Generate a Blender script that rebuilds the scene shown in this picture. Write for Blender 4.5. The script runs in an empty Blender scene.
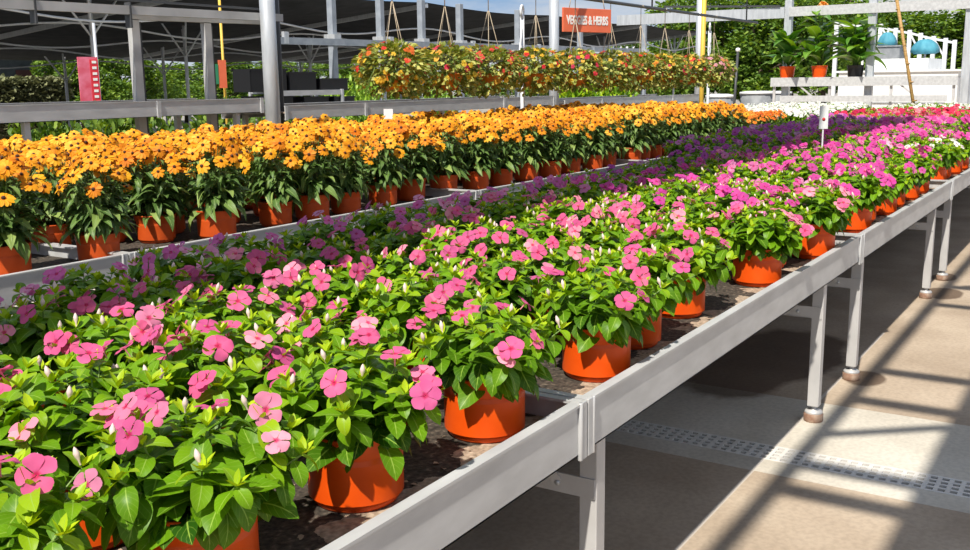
import bpy, math, random
import numpy as np
from mathutils import Vector, Matrix, Euler
R = random.Random(7)
PI = math.pi
C = bpy.context.scene.collection
sc = bpy.context.scene
BL = 3.109            # bench length
X0 = 2.158            # first bench joint
HB = 0.80             # rail top

# ------------------------------------------------------------------ camera
F_PX, PIT, YAW, ROLL = 993.76, .192, .570, -.013
CAM = Vector((0, -1.087, 1.593))
_f = Vector((math.cos(PIT)*math.cos(YAW), math.cos(PIT)*math.sin(YAW), -math.sin(PIT)))
_r = _f.cross(Vector((0, 0, 1))).normalized(); _u = _r.cross(_f)
_r2 = math.cos(ROLL)*_r + math.sin(ROLL)*_u; _u2 = -math.sin(ROLL)*_r + math.cos(ROLL)*_u
cd = bpy.data.cameras.new('camera'); cam = bpy.data.objects.new('camera', cd); C.objects.link(cam)
cd.sensor_width = 36; cd.lens = F_PX/970*36; cd.clip_end = 400; cd.clip_start = .05
m = Matrix((_r2, _u2, -_f)).transposed().to_4x4(); m.translation = CAM
cam.matrix_world = m
sc.camera = cam
def proj(p):
    d = Vector(p) - CAM; z = d.dot(_f)
    return 485+F_PX*d.dot(_r2)/z, 275-F_PX*d.dot(_u2)/z, z
def aty(px, py, Y):
    d = _f + _r2*((px-485)/F_PX) + _u2*((275-py)/F_PX)
    return CAM + d*((Y-CAM.y)/d.y)
def atx(px, py, X):
    d = _f + _r2*((px-485)/F_PX) + _u2*((275-py)/F_PX)
    return CAM + d*((X-CAM.x)/d.x)

# ------------------------------------------------------------------ materials
MATS = {}
def nodes(name):
    m = bpy.data.materials.new(name); m.use_nodes = True
    MATS[name] = m
    nt = m.node_tree
    return m, nt, nt.nodes['Principled BSDF'], nt.nodes['Material Output']
def N(nt, t, **kw):
    n = nt.nodes.new(t)
    for k, v in kw.items():
        if k.startswith('i_'): n.inputs[k[2:]].default_value = v
        elif k.startswith('n_'): n.inputs[int(k[2:])].default_value = v
        else: setattr(n, k, v)
    return n
def L(nt, a, b): nt.links.new(a, b)
def ramp(nt, fac, stops):
    r = N(nt, 'ShaderNodeValToRGB'); e = r.color_ramp.elements
    while len(e) < len(stops): e.new(.5)
    for k, (p, c) in zip(e, stops): k.position = p; k.color = (*c, 1) if len(c) == 3 else c
    L(nt, fac, r.inputs[0]); return r.outputs[0]
def noisy(name, c1, c2, scale=8, rough=.5, metallic=0, bump=0, detail=4, spec=.5, stretch=(1, 1, 1)):
    m, nt, b, o = nodes(name)
    tc = N(nt, 'ShaderNodeTexCoord'); mp = N(nt, 'ShaderNodeMapping'); mp.inputs['Scale'].default_value = stretch
    L(nt, tc.outputs['Object'], mp.inputs[0])
    n = N(nt, 'ShaderNodeTexNoise', i_Scale=scale, i_Detail=detail); L(nt, mp.outputs[0], n.inputs['Vector'])
    L(nt, ramp(nt, n.outputs['Fac'], [(.3, c1), (.7, c2)]), b.inputs['Base Color'])
    b.inputs['Roughness'].default_value = rough; b.inputs['Metallic'].default_value = metallic
    b.inputs['Specular IOR Level'].default_value = spec
    if bump:
        bp = N(nt, 'ShaderNodeBump', i_Strength=bump, i_Distance=.01); L(nt, n.outputs['Fac'], bp.inputs['Height']); L(nt, bp.outputs[0], b.inputs['Normal'])
    return m
def plain(name, c, rough=.5, metallic=0, spec=.5):
    m, nt, b, o = nodes(name)
    b.inputs['Base Color'].default_value = (*c, 1); b.inputs['Roughness'].default_value = rough; b.inputs['Metallic'].default_value = metallic
    b.inputs['Specular IOR Level'].default_value = spec
    return m
def leafmat(name, dark, mid, young, vein, rough=.35, trans=.25, spec=.5, veinw=.07, sidev=True):
    """leaf attr: x = across (-1..1), y = along (0..1), z = age/tint 0..1 (1 = young)"""
    m, nt, b, o = nodes(name)
    at = N(nt, 'ShaderNodeAttribute', attribute_name='luv'); sp = N(nt, 'ShaderNodeSeparateXYZ'); L(nt, at.outputs['Vector'], sp.inputs[0])
    col = ramp(nt, sp.outputs[2], [(0, dark), (.5, mid), (1, young)])
    ab = N(nt, 'ShaderNodeMath', operation='ABSOLUTE'); L(nt, sp.outputs[0], ab.inputs[0])
    mr = N(nt, 'ShaderNodeMapRange', n_1=veinw*.4, n_2=veinw*1.6, n_3=1., n_4=0.); L(nt, ab.outputs[0], mr.inputs[0])
    fac = mr.outputs[0]
    if sidev:
        a2 = N(nt, 'ShaderNodeMath', operation='MULTIPLY_ADD', n_1=-.25); L(nt, ab.outputs[0], a2.inputs[0]); L(nt, sp.outputs[1], a2.inputs[2])
        a3 = N(nt, 'ShaderNodeMath', operation='MULTIPLY', n_1=44.); L(nt, a2.outputs[0], a3.inputs[0])
        a4 = N(nt, 'ShaderNodeMath', operation='SINE'); L(nt, a3.outputs[0], a4.inputs[0])
        a5 = N(nt, 'ShaderNodeMapRange', n_1=.86, n_2=1., n_3=0., n_4=.3); L(nt, a4.outputs[0], a5.inputs[0])
        mx = N(nt, 'ShaderNodeMath', operation='MAXIMUM'); L(nt, fac, mx.inputs[0]); L(nt, a5.outputs[0], mx.inputs[1]); fac = mx.outputs[0]
    mix = N(nt, 'ShaderNodeMixRGB'); L(nt, fac, mix.inputs[0]); L(nt, col, mix.inputs[1]); mix.inputs[2].default_value = (*vein, 1)
    L(nt, mix.outputs[0], b.inputs['Base Color']); b.inputs['Roughness'].default_value = rough; b.inputs['Specular IOR Level'].default_value = spec
    tr = N(nt, 'ShaderNodeBsdfTranslucent')
    hs = N(nt, 'ShaderNodeHueSaturation', i_Saturation=1.15, i_Value=1.2, i_Hue=.485); L(nt, mix.outputs[0], hs.inputs['Color']); L(nt, hs.outputs[0], tr.inputs[0])
    ms = N(nt, 'ShaderNodeMixShader', n_0=trans); L(nt, b.outputs[0], ms.inputs[1]); L(nt, tr.outputs[0], ms.inputs[2]); L(nt, ms.outputs[0], o.inputs[0])
    return m
def petalmat(name, eye, eyer, trans=.3, rough=.55, desat=.72):
    """petal colour = the object's own colour; darker eye close to the centre (luv.y = 0)"""
    m, nt, b, o = nodes(name)
    oi = N(nt, 'ShaderNodeObjectInfo')
    at = N(nt, 'ShaderNodeAttribute', attribute_name='luv'); sp = N(nt, 'ShaderNodeSeparateXYZ'); L(nt, at.outputs['Vector'], sp.inputs[0])
    hs = N(nt, 'ShaderNodeHueSaturation', i_Value=1.); L(nt, oi.outputs['Color'], hs.inputs['Color'])
    v = N(nt, 'ShaderNodeMapRange', n_1=0., n_2=1., n_3=.78, n_4=1.25); L(nt, sp.outputs[2], v.inputs[0]); L(nt, v.outputs[0], hs.inputs['Value'])
    h2 = N(nt, 'ShaderNodeMapRange', n_1=0., n_2=1., n_3=.482, n_4=.515); L(nt, sp.outputs[2], h2.inputs[0]); L(nt, h2.outputs[0], hs.inputs['Hue'])
    s2 = N(nt, 'ShaderNodeMapRange', n_1=.6, n_2=1., n_3=1., n_4=desat); L(nt, sp.outputs[2], s2.inputs[0]); L(nt, s2.outputs[0], hs.inputs['Saturation'])
    mr = N(nt, 'ShaderNodeMapRange', n_1=eyer*.5, n_2=eyer*1.4, n_3=.9, n_4=0.); L(nt, sp.outputs[1], mr.inputs[0])
    mix = N(nt, 'ShaderNodeMixRGB', blend_type='MULTIPLY'); L(nt, mr.outputs[0], mix.inputs[0]); L(nt, hs.outputs[0], mix.inputs[1]); mix.inputs[2].default_value = (*eye, 1)
    L(nt, mix.outputs[0], b.inputs['Base Color']); b.inputs['Roughness'].default_value = rough; b.inputs['Specular IOR Level'].default_value = .2
    tr = N(nt, 'ShaderNodeBsdfTranslucent'); L(nt, mix.outputs[0], tr.inputs[0])
    ms = N(nt, 'ShaderNodeMixShader', n_0=trans); L(nt, b.outputs[0], ms.inputs[1]); L(nt, tr.outputs[0], ms.inputs[2]); L(nt, ms.outputs[0], o.inputs[0])
    return m

M = dict(
 vleaf=leafmat('vinca_leaf', (.022, .085, .005), (.145, .315, .006), (.50, .63, .015), (.30, .46, .07), rough=.40, trans=.28, spec=.2, veinw=.05),
 rleaf=leafmat('rudbeckia_leaf', (.035, .085, .018), (.10, .19, .035), (.30, .40, .10), (.28, .38, .14), rough=.5, trans=.2, spec=.35),
 bleaf=leafmat('basket_leaf', (.09, .15, .02), (.28, .32, .05), (.62, .60, .17), (.5, .5, .25), rough=.5, trans=.3, spec=.3, sidev=False),
 cleaf=leafmat('canna_leaf', (.04, .12, .02), (.10, .26, .03), (.28, .45, .06), (.3, .45, .12), rough=.35, trans=.3, sidev=False),
 tleaf=leafmat('tree_leaf', (.035, .085, .014), (.12, .22, .03), (.30, .42, .06), (.2, .3, .06), rough=.55, trans=.3, spec=.25, sidev=False),
 hleaf=leafmat('hedge_leaf', (.09, .095, .045), (.19, .20, .09), (.29, .30, .14), (.12, .14, .06), rough=.6, trans=.15, spec=.2, sidev=False),
 lleaf=leafmat('lime_leaf', (.10, .22, .02), (.24, .42, .04), (.42, .58, .07), (.4, .55, .15), rough=.45, trans=.3, sidev=False),
 petal=petalmat('vinca_petal', (.75, .08, .28), .17),
 ray=petalmat('daisy_petal', (.75, .40, .15), .14, trans=.25, desat=.95),
 bflow=petalmat('basket_petal', (.8, .6, .3), .15),
 vstem=plain('green_stem', (.16, .26, .05), .5),
 rstem=plain('daisy_stem', (.10, .17, .04), .6),
 cone=noisy('dark_cone', (.03, .010, .004), (.12, .045, .015), 90, .8, bump=.6),
 bud=plain('pale_bud', (.72, .55, .50), .6),
 pot=noisy('orange_plastic_pot', (.70, .072, .004), (.78, .095, .006), 14, .36, spec=.3),
 rpot=noisy('terracotta_plastic_pot', (.52, .070, .010), (.60, .09, .014), 14, .45, spec=.3),
 blackpot=plain('black_plastic', (.006, .006, .007), .45),
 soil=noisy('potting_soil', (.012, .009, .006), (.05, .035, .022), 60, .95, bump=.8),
 metal=noisy('galvanised_bench', (.46, .46, .455), (.60, .60, .595), 5, .42, metallic=.15, stretch=(1, 3, 3)),
 leg=noisy('aluminium_leg', (.48, .465, .45), (.58, .565, .55), 7, .45, metallic=.15),
 post=noisy('galvanised_post', (.46, .48, .50), (.60, .62, .64), 6, .42, metallic=.35, stretch=(3, 3, .6)),
 bluepost=noisy('blue_grey_post', (.24, .27, .31), (.34, .37, .41), 6, .5),
 weather=noisy('weathered_bar', (.36, .355, .34), (.52, .515, .50), 3, .6, bump=.1),
 white=noisy('white_paint', (.66, .67, .68), (.78, .78, .78), 4, .5),
 rust=noisy('rusty_pad', (.20, .09, .05), (.42, .30, .22), 25, .8, bump=.3),
 dark=plain('dark_steel', (.05, .052, .055), .5),
 cloth=noisy('shade_cloth', (.022, .024, .029), (.055, .058, .066), 3, .85),
 red=noisy('faded_red_banner', (.62, .05, .09), (.80, .22, .32), 7, .7),
 sign=noisy('orange_sign', (.72, .13, .05), (.82, .18, .08), 3, .55),
 lettering=plain('white_lettering', (.85, .84, .80), .6),
 yellow=plain('yellow_pole', (.72, .46, .06), .5),
 wood=noisy('bamboo', (.28, .15, .04), (.50, .30, .10), 9, .6, stretch=(1, 1, 6)),
 trunk=noisy('bark', (.05, .035, .022), (.12, .085, .055), 9, .9, bump=.5),
 wall=noisy('white_render', (.72, .72, .70), (.82, .82, .80), 2, .7),
 brick=noisy('dark_red_cladding', (.06, .02, .018), (.10, .03, .025), 6, .8),
 shed=noisy('dark_cladding', (.03, .035, .04), (.06, .065, .07), 4, .7),
 blue=noisy('turquoise_canvas', (.05, .24, .33), (.08, .32, .40), 5, .7),
 grey=noisy('grey_plastic', (.18, .19, .20), (.26, .27, .28), 6, .6),
 wire=plain('hanger_wire', (.45, .36, .25), .6),
 ball=plain('pale_globe', (.8, .8, .78), .4),
 green=plain('green_board', (.03, .22, .10), .6),
)
# bench deck: dark soil-stained mat with a pale worn strip of fabric along the rails
def deckmat():
    m, nt, b, o = nodes('bench_mat')
    tc = N(nt, 'ShaderNodeTexCoord'); sp = N(nt, 'ShaderNodeSeparateXYZ'); L(nt, tc.outputs['Object'], sp.inputs[0])
    n = N(nt, 'ShaderNodeTexNoise', i_Scale=7., i_Detail=6.); L(nt, tc.outputs['Object'], n.inputs['Vector'])
    n2 = N(nt, 'ShaderNodeTexNoise', i_Scale=70., i_Detail=4.); L(nt, tc.outputs['Object'], n2.inputs['Vector'])
    base = ramp(nt, n2.outputs['Fac'], [(.35, (.022, .017, .012)), (.6, (.075, .058, .042)), (.75, (.20, .16, .12))])
    pale = ramp(nt, n2.outputs['Fac'], [(.3, (.22, .16, .11)), (.7, (.52, .40, .29))])
    s = N(nt, 'ShaderNodeMath', operation='MULTIPLY_ADD', n_1=.32, n_2=-.02); L(nt, n.outputs['Fac'], s.inputs[0])
    lt = N(nt, 'ShaderNodeMath', operation='LESS_THAN'); L(nt, sp.outputs[1], lt.inputs[0]); L(nt, s.outputs[0], lt.inputs[1])
    mix = N(nt, 'ShaderNodeMixRGB'); L(nt, lt.outputs[0], mix.inputs[0]); L(nt, base, mix.inputs[1]); L(nt, pale, mix.inputs[2])
    L(nt, mix.outputs[0], b.inputs['Base Color']); b.inputs['Roughness'].default_value = .9
    bp = N(nt, 'ShaderNodeBump', i_Strength=.6, i_Distance=.01); L(nt, n2.outputs['Fac'], bp.inputs['Height']); L(nt, bp.outputs[0], b.inputs['Normal'])
    return m
M['deck'] = deckmat()
def floormat(name, c1, c2, c3, stains=True):
    m, nt, b, o = nodes(name)
    tc = N(nt, 'ShaderNodeTexCoord'); sp = N(nt, 'ShaderNodeSeparateXYZ'); L(nt, tc.outputs['Object'], sp.inputs[0])
    n = N(nt, 'ShaderNodeTexNoise', i_Scale=1.6, i_Detail=8.); L(nt, tc.outputs['Object'], n.inputs['Vector'])
    n2 = N(nt, 'ShaderNodeTexNoise', i_Scale=45., i_Detail=5.); L(nt, tc.outputs['Object'], n2.inputs['Vector'])
    base = ramp(nt, n.outputs['Fac'], [(.3, c1), (.55, c2), (.75, c3)])
    sp2 = ramp(nt, n2.outputs['Fac'], [(.35, (.86, .86, .86)), (.6, (1, 1, 1))])
    mu = N(nt, 'ShaderNodeMixRGB', blend_type='MULTIPLY', n_0=1.); L(nt, base, mu.inputs[1]); L(nt, sp2, mu.inputs[2])
    col = mu.outputs[0]
    if stains:
        def ell(x, y, rx, ry, col):
            v = N(nt, 'ShaderNodeVectorMath', operation='SUBTRACT'); L(nt, tc.outputs['Object'], v.inputs[0]); v.inputs[1].default_value = (x, y, 0)
            w = N(nt, 'ShaderNodeVectorMath', operation='MULTIPLY'); L(nt, v.outputs[0], w.inputs[0]); w.inputs[1].default_value = (1/rx, 1/ry, 0)
            l = N(nt, 'ShaderNodeVectorMath', operation='LENGTH'); L(nt, w.outputs[0], l.inputs[0])
            ad = N(nt, 'ShaderNodeMath', operation='MULTIPLY_ADD', n_1=1.2); L(nt, n.outputs['Fac'], ad.inputs[0]); L(nt, l.outputs['Value'], ad.inputs[2])
            r = N(nt, 'ShaderNodeMapRange', n_1=1.5, n_2=1.65, n_3=.85, n_4=0.); L(nt, ad.outputs[0], r.inputs[0])
            mx = N(nt, 'ShaderNodeMixRGB', blend_type='MULTIPLY'); L(nt, r.outputs[0], mx.inputs[0]); L(nt, col, mx.inputs[1]); mx.inputs[2].default_value = (.22, .16, .12, 1)
            return mx.outputs[0]
        for e in ((5.55, .55, .75, .42), (5.42, -.02, .16, .12), (7.95, -.06, .22, .14), (8.6, .03, .18, .1)): col = ell(*e, col)
        # pale filler line of the slab joint that runs along the feet of the bench
        d = N(nt, 'ShaderNodeMath', operation='SUBTRACT', n_1=.085); L(nt, sp.outputs[1], d.inputs[0])
        a = N(nt, 'ShaderNodeMath', operation='ABSOLUTE'); L(nt, d.outputs[0], a.inputs[0])
        r = N(nt, 'ShaderNodeMapRange', n_1=.006, n_2=.010, n_3=.75, n_4=0.); L(nt, a.outputs[0], r.inputs[0])
        k = N(nt, 'ShaderNodeMath', operation='LESS_THAN', n_1=6.5); L(nt, sp.outputs[0], k.inputs[0])
        kk = N(nt, 'ShaderNodeMath', operation='MULTIPLY'); L(nt, r.outputs[0], kk.inputs[0]); L(nt, k.outputs[0], kk.inputs[1])
        mx = N(nt, 'ShaderNodeMixRGB'); L(nt, kk.outputs[0], mx.inputs[0]); L(nt, col, mx.inputs[1]); mx.inputs[2].default_value = (.60, .55, .49, 1); col = mx.outputs[0]
    L(nt, col, b.inputs['Base Color']); b.inputs['Roughness'].default_value = .85
    bp = N(nt, 'ShaderNodeBump', i_Strength=.35, i_Distance=.004); L(nt, n2.outputs['Fac'], bp.inputs['Height']); L(nt, bp.outputs[0], b.inputs['Normal'])
    return m
M['floor'] = floormat('tan_concrete', (.33, .25, .175), (.45, .355, .26), (.54, .44, .33))
M['band'] = floormat('grey_concrete', (.48, .43, .35), (.60, .55, .46), (.68, .63, .55), stains=True)
M['grate'] = noisy('pale_grate', (.60, .57, .52), (.72, .69, .64), 20, .6)

# ------------------------------------------------------------------ mesh builder
class MB:
    def __init__(s): s.V = []; s.F = []; s.I = []; s.A = []; s.S = []; s.n = 0
    def add(s, V, F, mi=0, A=None, smooth=True):
        V = np.asarray(V, float)
        s.V.append(V); s.A.append(np.zeros((len(V), 3)) if A is None else np.asarray(A, float))
        n = s.n
        for f in F: s.F.append([i+n for i in f])
        s.I += [mi]*len(F); s.S += [smooth]*len(F); s.n += len(V)
        return s
    def box(s, c, size, mi=0, rot=None):
        h = np.array(size)/2
        V = np.array([[x, y, z] for x in (-1, 1) for y in (-1, 1) for z in (-1, 1)])*h
        if rot is not None: V = V @ np.array(rot.to_3x3()).T
        return s.add(V+np.array(c), [(0, 1, 3, 2), (4, 6, 7, 5), (0, 4, 5, 1), (2, 3, 7, 6), (0, 2, 6, 4), (1, 5, 7, 3)], mi, smooth=False)
    def span(s, x0, x1, y0, y1, z0, z1, mi=0):
        return s.box(((x0+x1)/2, (y0+y1)/2, (z0+z1)/2), (abs(x1-x0), abs(y1-y0), abs(z1-z0)), mi)
    def beam(s, a, b, w, h, mi=0):
        a = Vector(a); b = Vector(b); d = b-a; l = d.length; x = d.normalized()
        up = Vector((0, 0, 1)) if abs(x.z) < .95 else Vector((0, 1, 0))
        y = up.cross(x).normalized(); z = x.cross(y)
        rot = Matrix((x, y, z)).transposed()
        return s.box((a+b)/2, (l, w, h), mi, rot)
    def tube(s, pts, r, n=8, mi=0, cap=True):
        pts = [Vector(p) for p in pts]; k = len(pts)
        rr = r if isinstance(r, (list, tuple)) else [r]*k
        V = []; ref = None
        for i, p in enumerate(pts):
            t = (pts[min(i+1, k-1)]-pts[max(i-1, 0)]).normalized()
            if ref is None: ref = Vector((0, 0, 1)) if abs(t.z) < .9 else Vector((1, 0, 0))
            a = t.cross(ref).normalized(); ref = a.cross(t)
            b = t.cross(a)
            for j in range(n):
                q = p + (a*math.cos(2*PI*j/n)+b*math.sin(2*PI*j/n))*rr[i]
                V.append(q[:])
        F = [(i*n+j, i*n+(j+1) % n, (i+1)*n+(j+1) % n, (i+1)*n+j) for i in range(k-1) for j in range(n)]
        if cap: F += [tuple(range(n))[::-1], tuple((k-1)*n+j for j in range(n))]
        return s.add(V, F, mi)
    def lathe(s, prof, n=24, mi=0, c=(0, 0, 0)):
        V = [(c[0]+r*math.cos(2*PI*j/n), c[1]+r*math.sin(2*PI*j/n), c[2]+z) for r, z in prof for j in range(n)]
        F = [(i*n+j, i*n+(j+1) % n, (i+1)*n+(j+1) % n, (i+1)*n+j) for i in range(len(prof)-1) for j in range(n)]
        return s.add(V, F, mi)
    def mesh(s, name, mats):
        me = bpy.data.meshes.new(name)
        V = np.concatenate(s.V)
        me.from_pydata(V.tolist(), [], s.F)
        for q in mats: me.materials.append(q)
        me.polygons.foreach_set('material_index', s.I)
        me.polygons.foreach_set('use_smooth', s.S)
        a = me.attributes.new('luv', 'FLOAT_VECTOR', 'POINT'); a.data.foreach_set('vector', np.concatenate(s.A).ravel())
        me.update(); return me
    def build(s, name, mats, parent=None, bevel=0):
        if not isinstance(mats, (list, tuple)): mats = [mats]
        return link(name, s.mesh(name, mats), parent, bevel=bevel)
def link(name, me, parent=None, loc=None, mat=None, color=None, bevel=0):
    o = bpy.data.objects.new(name, me); C.objects.link(o)
    if parent is not None: o.parent = parent
    if mat is not None: o.matrix_basis = mat
    if loc is not None: o.location = loc
    if color is not None: o.color = (*color, 1)
    if bevel:
        b = o.modifiers.new('bevel', 'BEVEL'); b.width = bevel; b.segments = 2; b.limit_method = 'ANGLE'
    return o
def tag(o, label=None, cat=None, group=None, kind=None):
    if label: o['label'] = label
    if cat: o['category'] = cat
    if group: o['group'] = group
    if kind: o['kind'] = kind
    return o
def thing(name, label, cat, loc=(0, 0, 0), rz=0, group=None):
    o = bpy.data.objects.new(name, None); C.objects.link(o); o.location = loc; o.rotation_euler = (0, 0, rz)
    o.empty_display_size = .1
    return tag(o, label, cat, group)
def copy_tree(o, parent=None):
    c = o.copy(); C.objects.link(c)
    if parent is not None: c.parent = parent
    for ch in list(o.children): copy_tree(ch, c)
    return c

# ------------------------------------------------------------------ leaf / petal templates
def sheet(nu, nv, prof, L_, W, fold=.25, curl=.8, wave=0.):
    """grid along +x, normal +z; prof(v) = half width factor. returns V, F, A(u, v, 0)"""
    us = np.linspace(-1, 1, nu); vs = np.linspace(0, 1, nv)
    V = []; A = []
    for v in vs:
        c = curl if abs(curl) > 1e-3 else 1e-3
        x = L_*math.sin(c*v)/c; z = -L_*(1-math.cos(c*v))/c
        for u in us:
            w = W*prof(v)
            zz = fold*abs(u)*w + wave*math.sin(v*9+u*2)*abs(u)*w
            V.append((x+math.sin(c*v)*zz, u*w, z+math.cos(c*v)*zz)); A.append((u, v, 0))
    F = [(i*nu+j, (i+1)*nu+j, (i+1)*nu+j+1, i*nu+j+1) for i in range(nv-1) for j in range(nu-1)]
    return np.array(V), F, np.array(A)
def oval(v): return max(.03, math.sin(PI*min(1, v**.85))**.72)
def lance(v): return max(.04, math.sin(PI*min(1, v**.7))**.9)
def spoon(v): return max(.10, (min(1, v/.62)**1.0)*math.sqrt(max(.03, 1-max(0, (v-.60)/.40)**2)))
def strap(v): return .25+.75*min(1, v*2.2) if v < .75 else max(.12, math.sqrt(max(0, 1-((v-.75)/.26)**2)))
def xf(V, Mx):
    Mx = np.array(Mx); return V @ Mx[:3, :3].T + Mx[:3, 3]
def frame(p, d, up=Vector((0, 0, 1)), s=1., roll=0.):
    """matrix with x along d, z as close to up as possible"""
    x = Vector(d).normalized()
    if abs(x.dot(up)) > .98: up = Vector((math.cos(roll*7), math.sin(roll*7), .1)).normalized()
    y = up.cross(x).normalized(); z = x.cross(y)
    m = Matrix((x, y, z)).transposed().to_4x4() @ Matrix.Rotation(roll, 4, 'X') @ Matrix.Scale(s, 4)
    m.translation = Vector(p); return m
VL = [sheet(5, 7, oval, 1, .29, .22, c, .10) for c in (.5, .9, 1.3)]
VY = sheet(3, 5, oval, 1, .22, .45, -.3)
RL = [sheet(3, 7, lance, 1, .15, .30, c, .15) for c in (.9, 1.5, 2.2)]
SM = sheet(3, 4, oval, 1, .34, .3, .6)
def put_leaf(mb, T, p, d, s, tint, mi=0, roll=0., up=Vector((0, 0, 1))):
    V, F, A = T
    A = A.copy(); A[:, 2] = tint
    mb.add(xf(V, frame(p, d, up, s, roll)), F, mi, A)
def sph(th, ph): return Vector((math.cos(th)*math.cos(ph), math.sin(th)*math.cos(ph), math.sin(ph)))

# flowers: local z = facing
def vinca_flower_mb(rnd, mb=None, Mx=Matrix.Identity(4), tint=None):
    mb = mb or MB()
    t0 = rnd.random() if tint is None else tint
    for k in range(5):
        V, F, A = sheet(5, 8, spoon, .0295*rnd.uniform(.92, 1.08), .0142*rnd.uniform(.94, 1.08), .10, rnd.uniform(.1, .9), .10)
        A[:, 2] = np.clip(t0+rnd.uniform(-.12, .12), 0, 1)
        m = Matrix.Rotation(2*PI*k/5+rnd.uniform(-.13, .13), 4, 'Z') @ Matrix.Translation((.001, 0, .0012*(k % 2))) @ Matrix.Rotation(rnd.uniform(-.38, .06), 4, 'Y')
        mb.add(xf(V, Mx @ m), F, 0, A)
    # corolla tube
    n = 6; V = []
    for z, r in ((0, .003), (-.012, .0016), (-.024, .0012)):
        V += [(r*math.cos(2*PI*j/n), r*math.sin(2*PI*j/n), z) for j in range(n)]
    F = [(i*n+j, i*n+(j+1) % n, (i+1)*n+(j+1) % n, (i+1)*n+j) for i in range(2) for j in range(n)]
    A = np.zeros((len(V), 3)); A[:, 1] = .5; A[:, 2] = 1
    mb.add(xf(np.array(V), Mx), F, 0, A)
    return mb
def daisy_mb(rnd, mb=None, Mx=Matrix.Identity(4), cone=True):
    mb = mb or MB()
    n = rnd.randint(11, 14); t0 = rnd.random(); dr = rnd.uniform(.15, .6)
    for k in range(n):
        V, F, A = sheet(3, 5, strap, .036*rnd.uniform(.9, 1.08), .0090, .2, rnd.uniform(.1, .6))
        A[:, 2] = np.clip(t0+rnd.uniform(-.2, .2), 0, 1)
        m = Matrix.Rotation(2*PI*k/n+rnd.uniform(-.08, .08), 4, 'Z') @ Matrix.Translation((.006, 0, 0)) @ Matrix.Rotation(dr*rnd.uniform(.3, 1)-.12, 4, 'Y')
        mb.add(xf(V, Mx @ m), F, 0, A)
    if cone: cone_mb(mb, Mx, 1)
    return mb
def cone_mb(mb, Mx=Matrix.Identity(4), mi=0):
    t = MB(); t.lathe([(.006, -.003), (.0085, .002), (.0078, .007), (.0045, .010), (.0005, .011)], 8)
    return mb.add(xf(t.V[0], Mx), t.F, mi)

# ------------------------------------------------------------------ pots
def pot_mesh(name, rt, rb, h, mat, band=True):
    mb = MB()
    prof = [(0.001, 0), (rb-.006, 0), (rb, .006)]
    k = (rt-rb)/h
    if band:
        prof += [(rb+k*.012, .014), (rb+k*.012-.0012, .016), (rb+k*.7*h, .7*h), (rb+k*.72*h-.0015, .715*h), (rb+k*.73*h, .73*h), (rb+k*.95*h, .955*h), (rt+.003, .965*h)]
    prof += [(rt+.003, h-.002), (rt+.001, h), (rt-.004, h), (rt-.006, h-.02), (rb+.01, .02)]
    mb.lathe(prof, 32)
    return mb.mesh(name, [mat])
POT = pot_mesh('pot', .106, .090, .162, M['pot'])
RPOT = pot_mesh('pot', .112, .092, .158, M['rpot'])
sm = MB(); sm.lathe([(.0005, .140), (.04, .141), (.097, .138)], 20); SOIL = sm.mesh('soil', [M['soil']])

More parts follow.
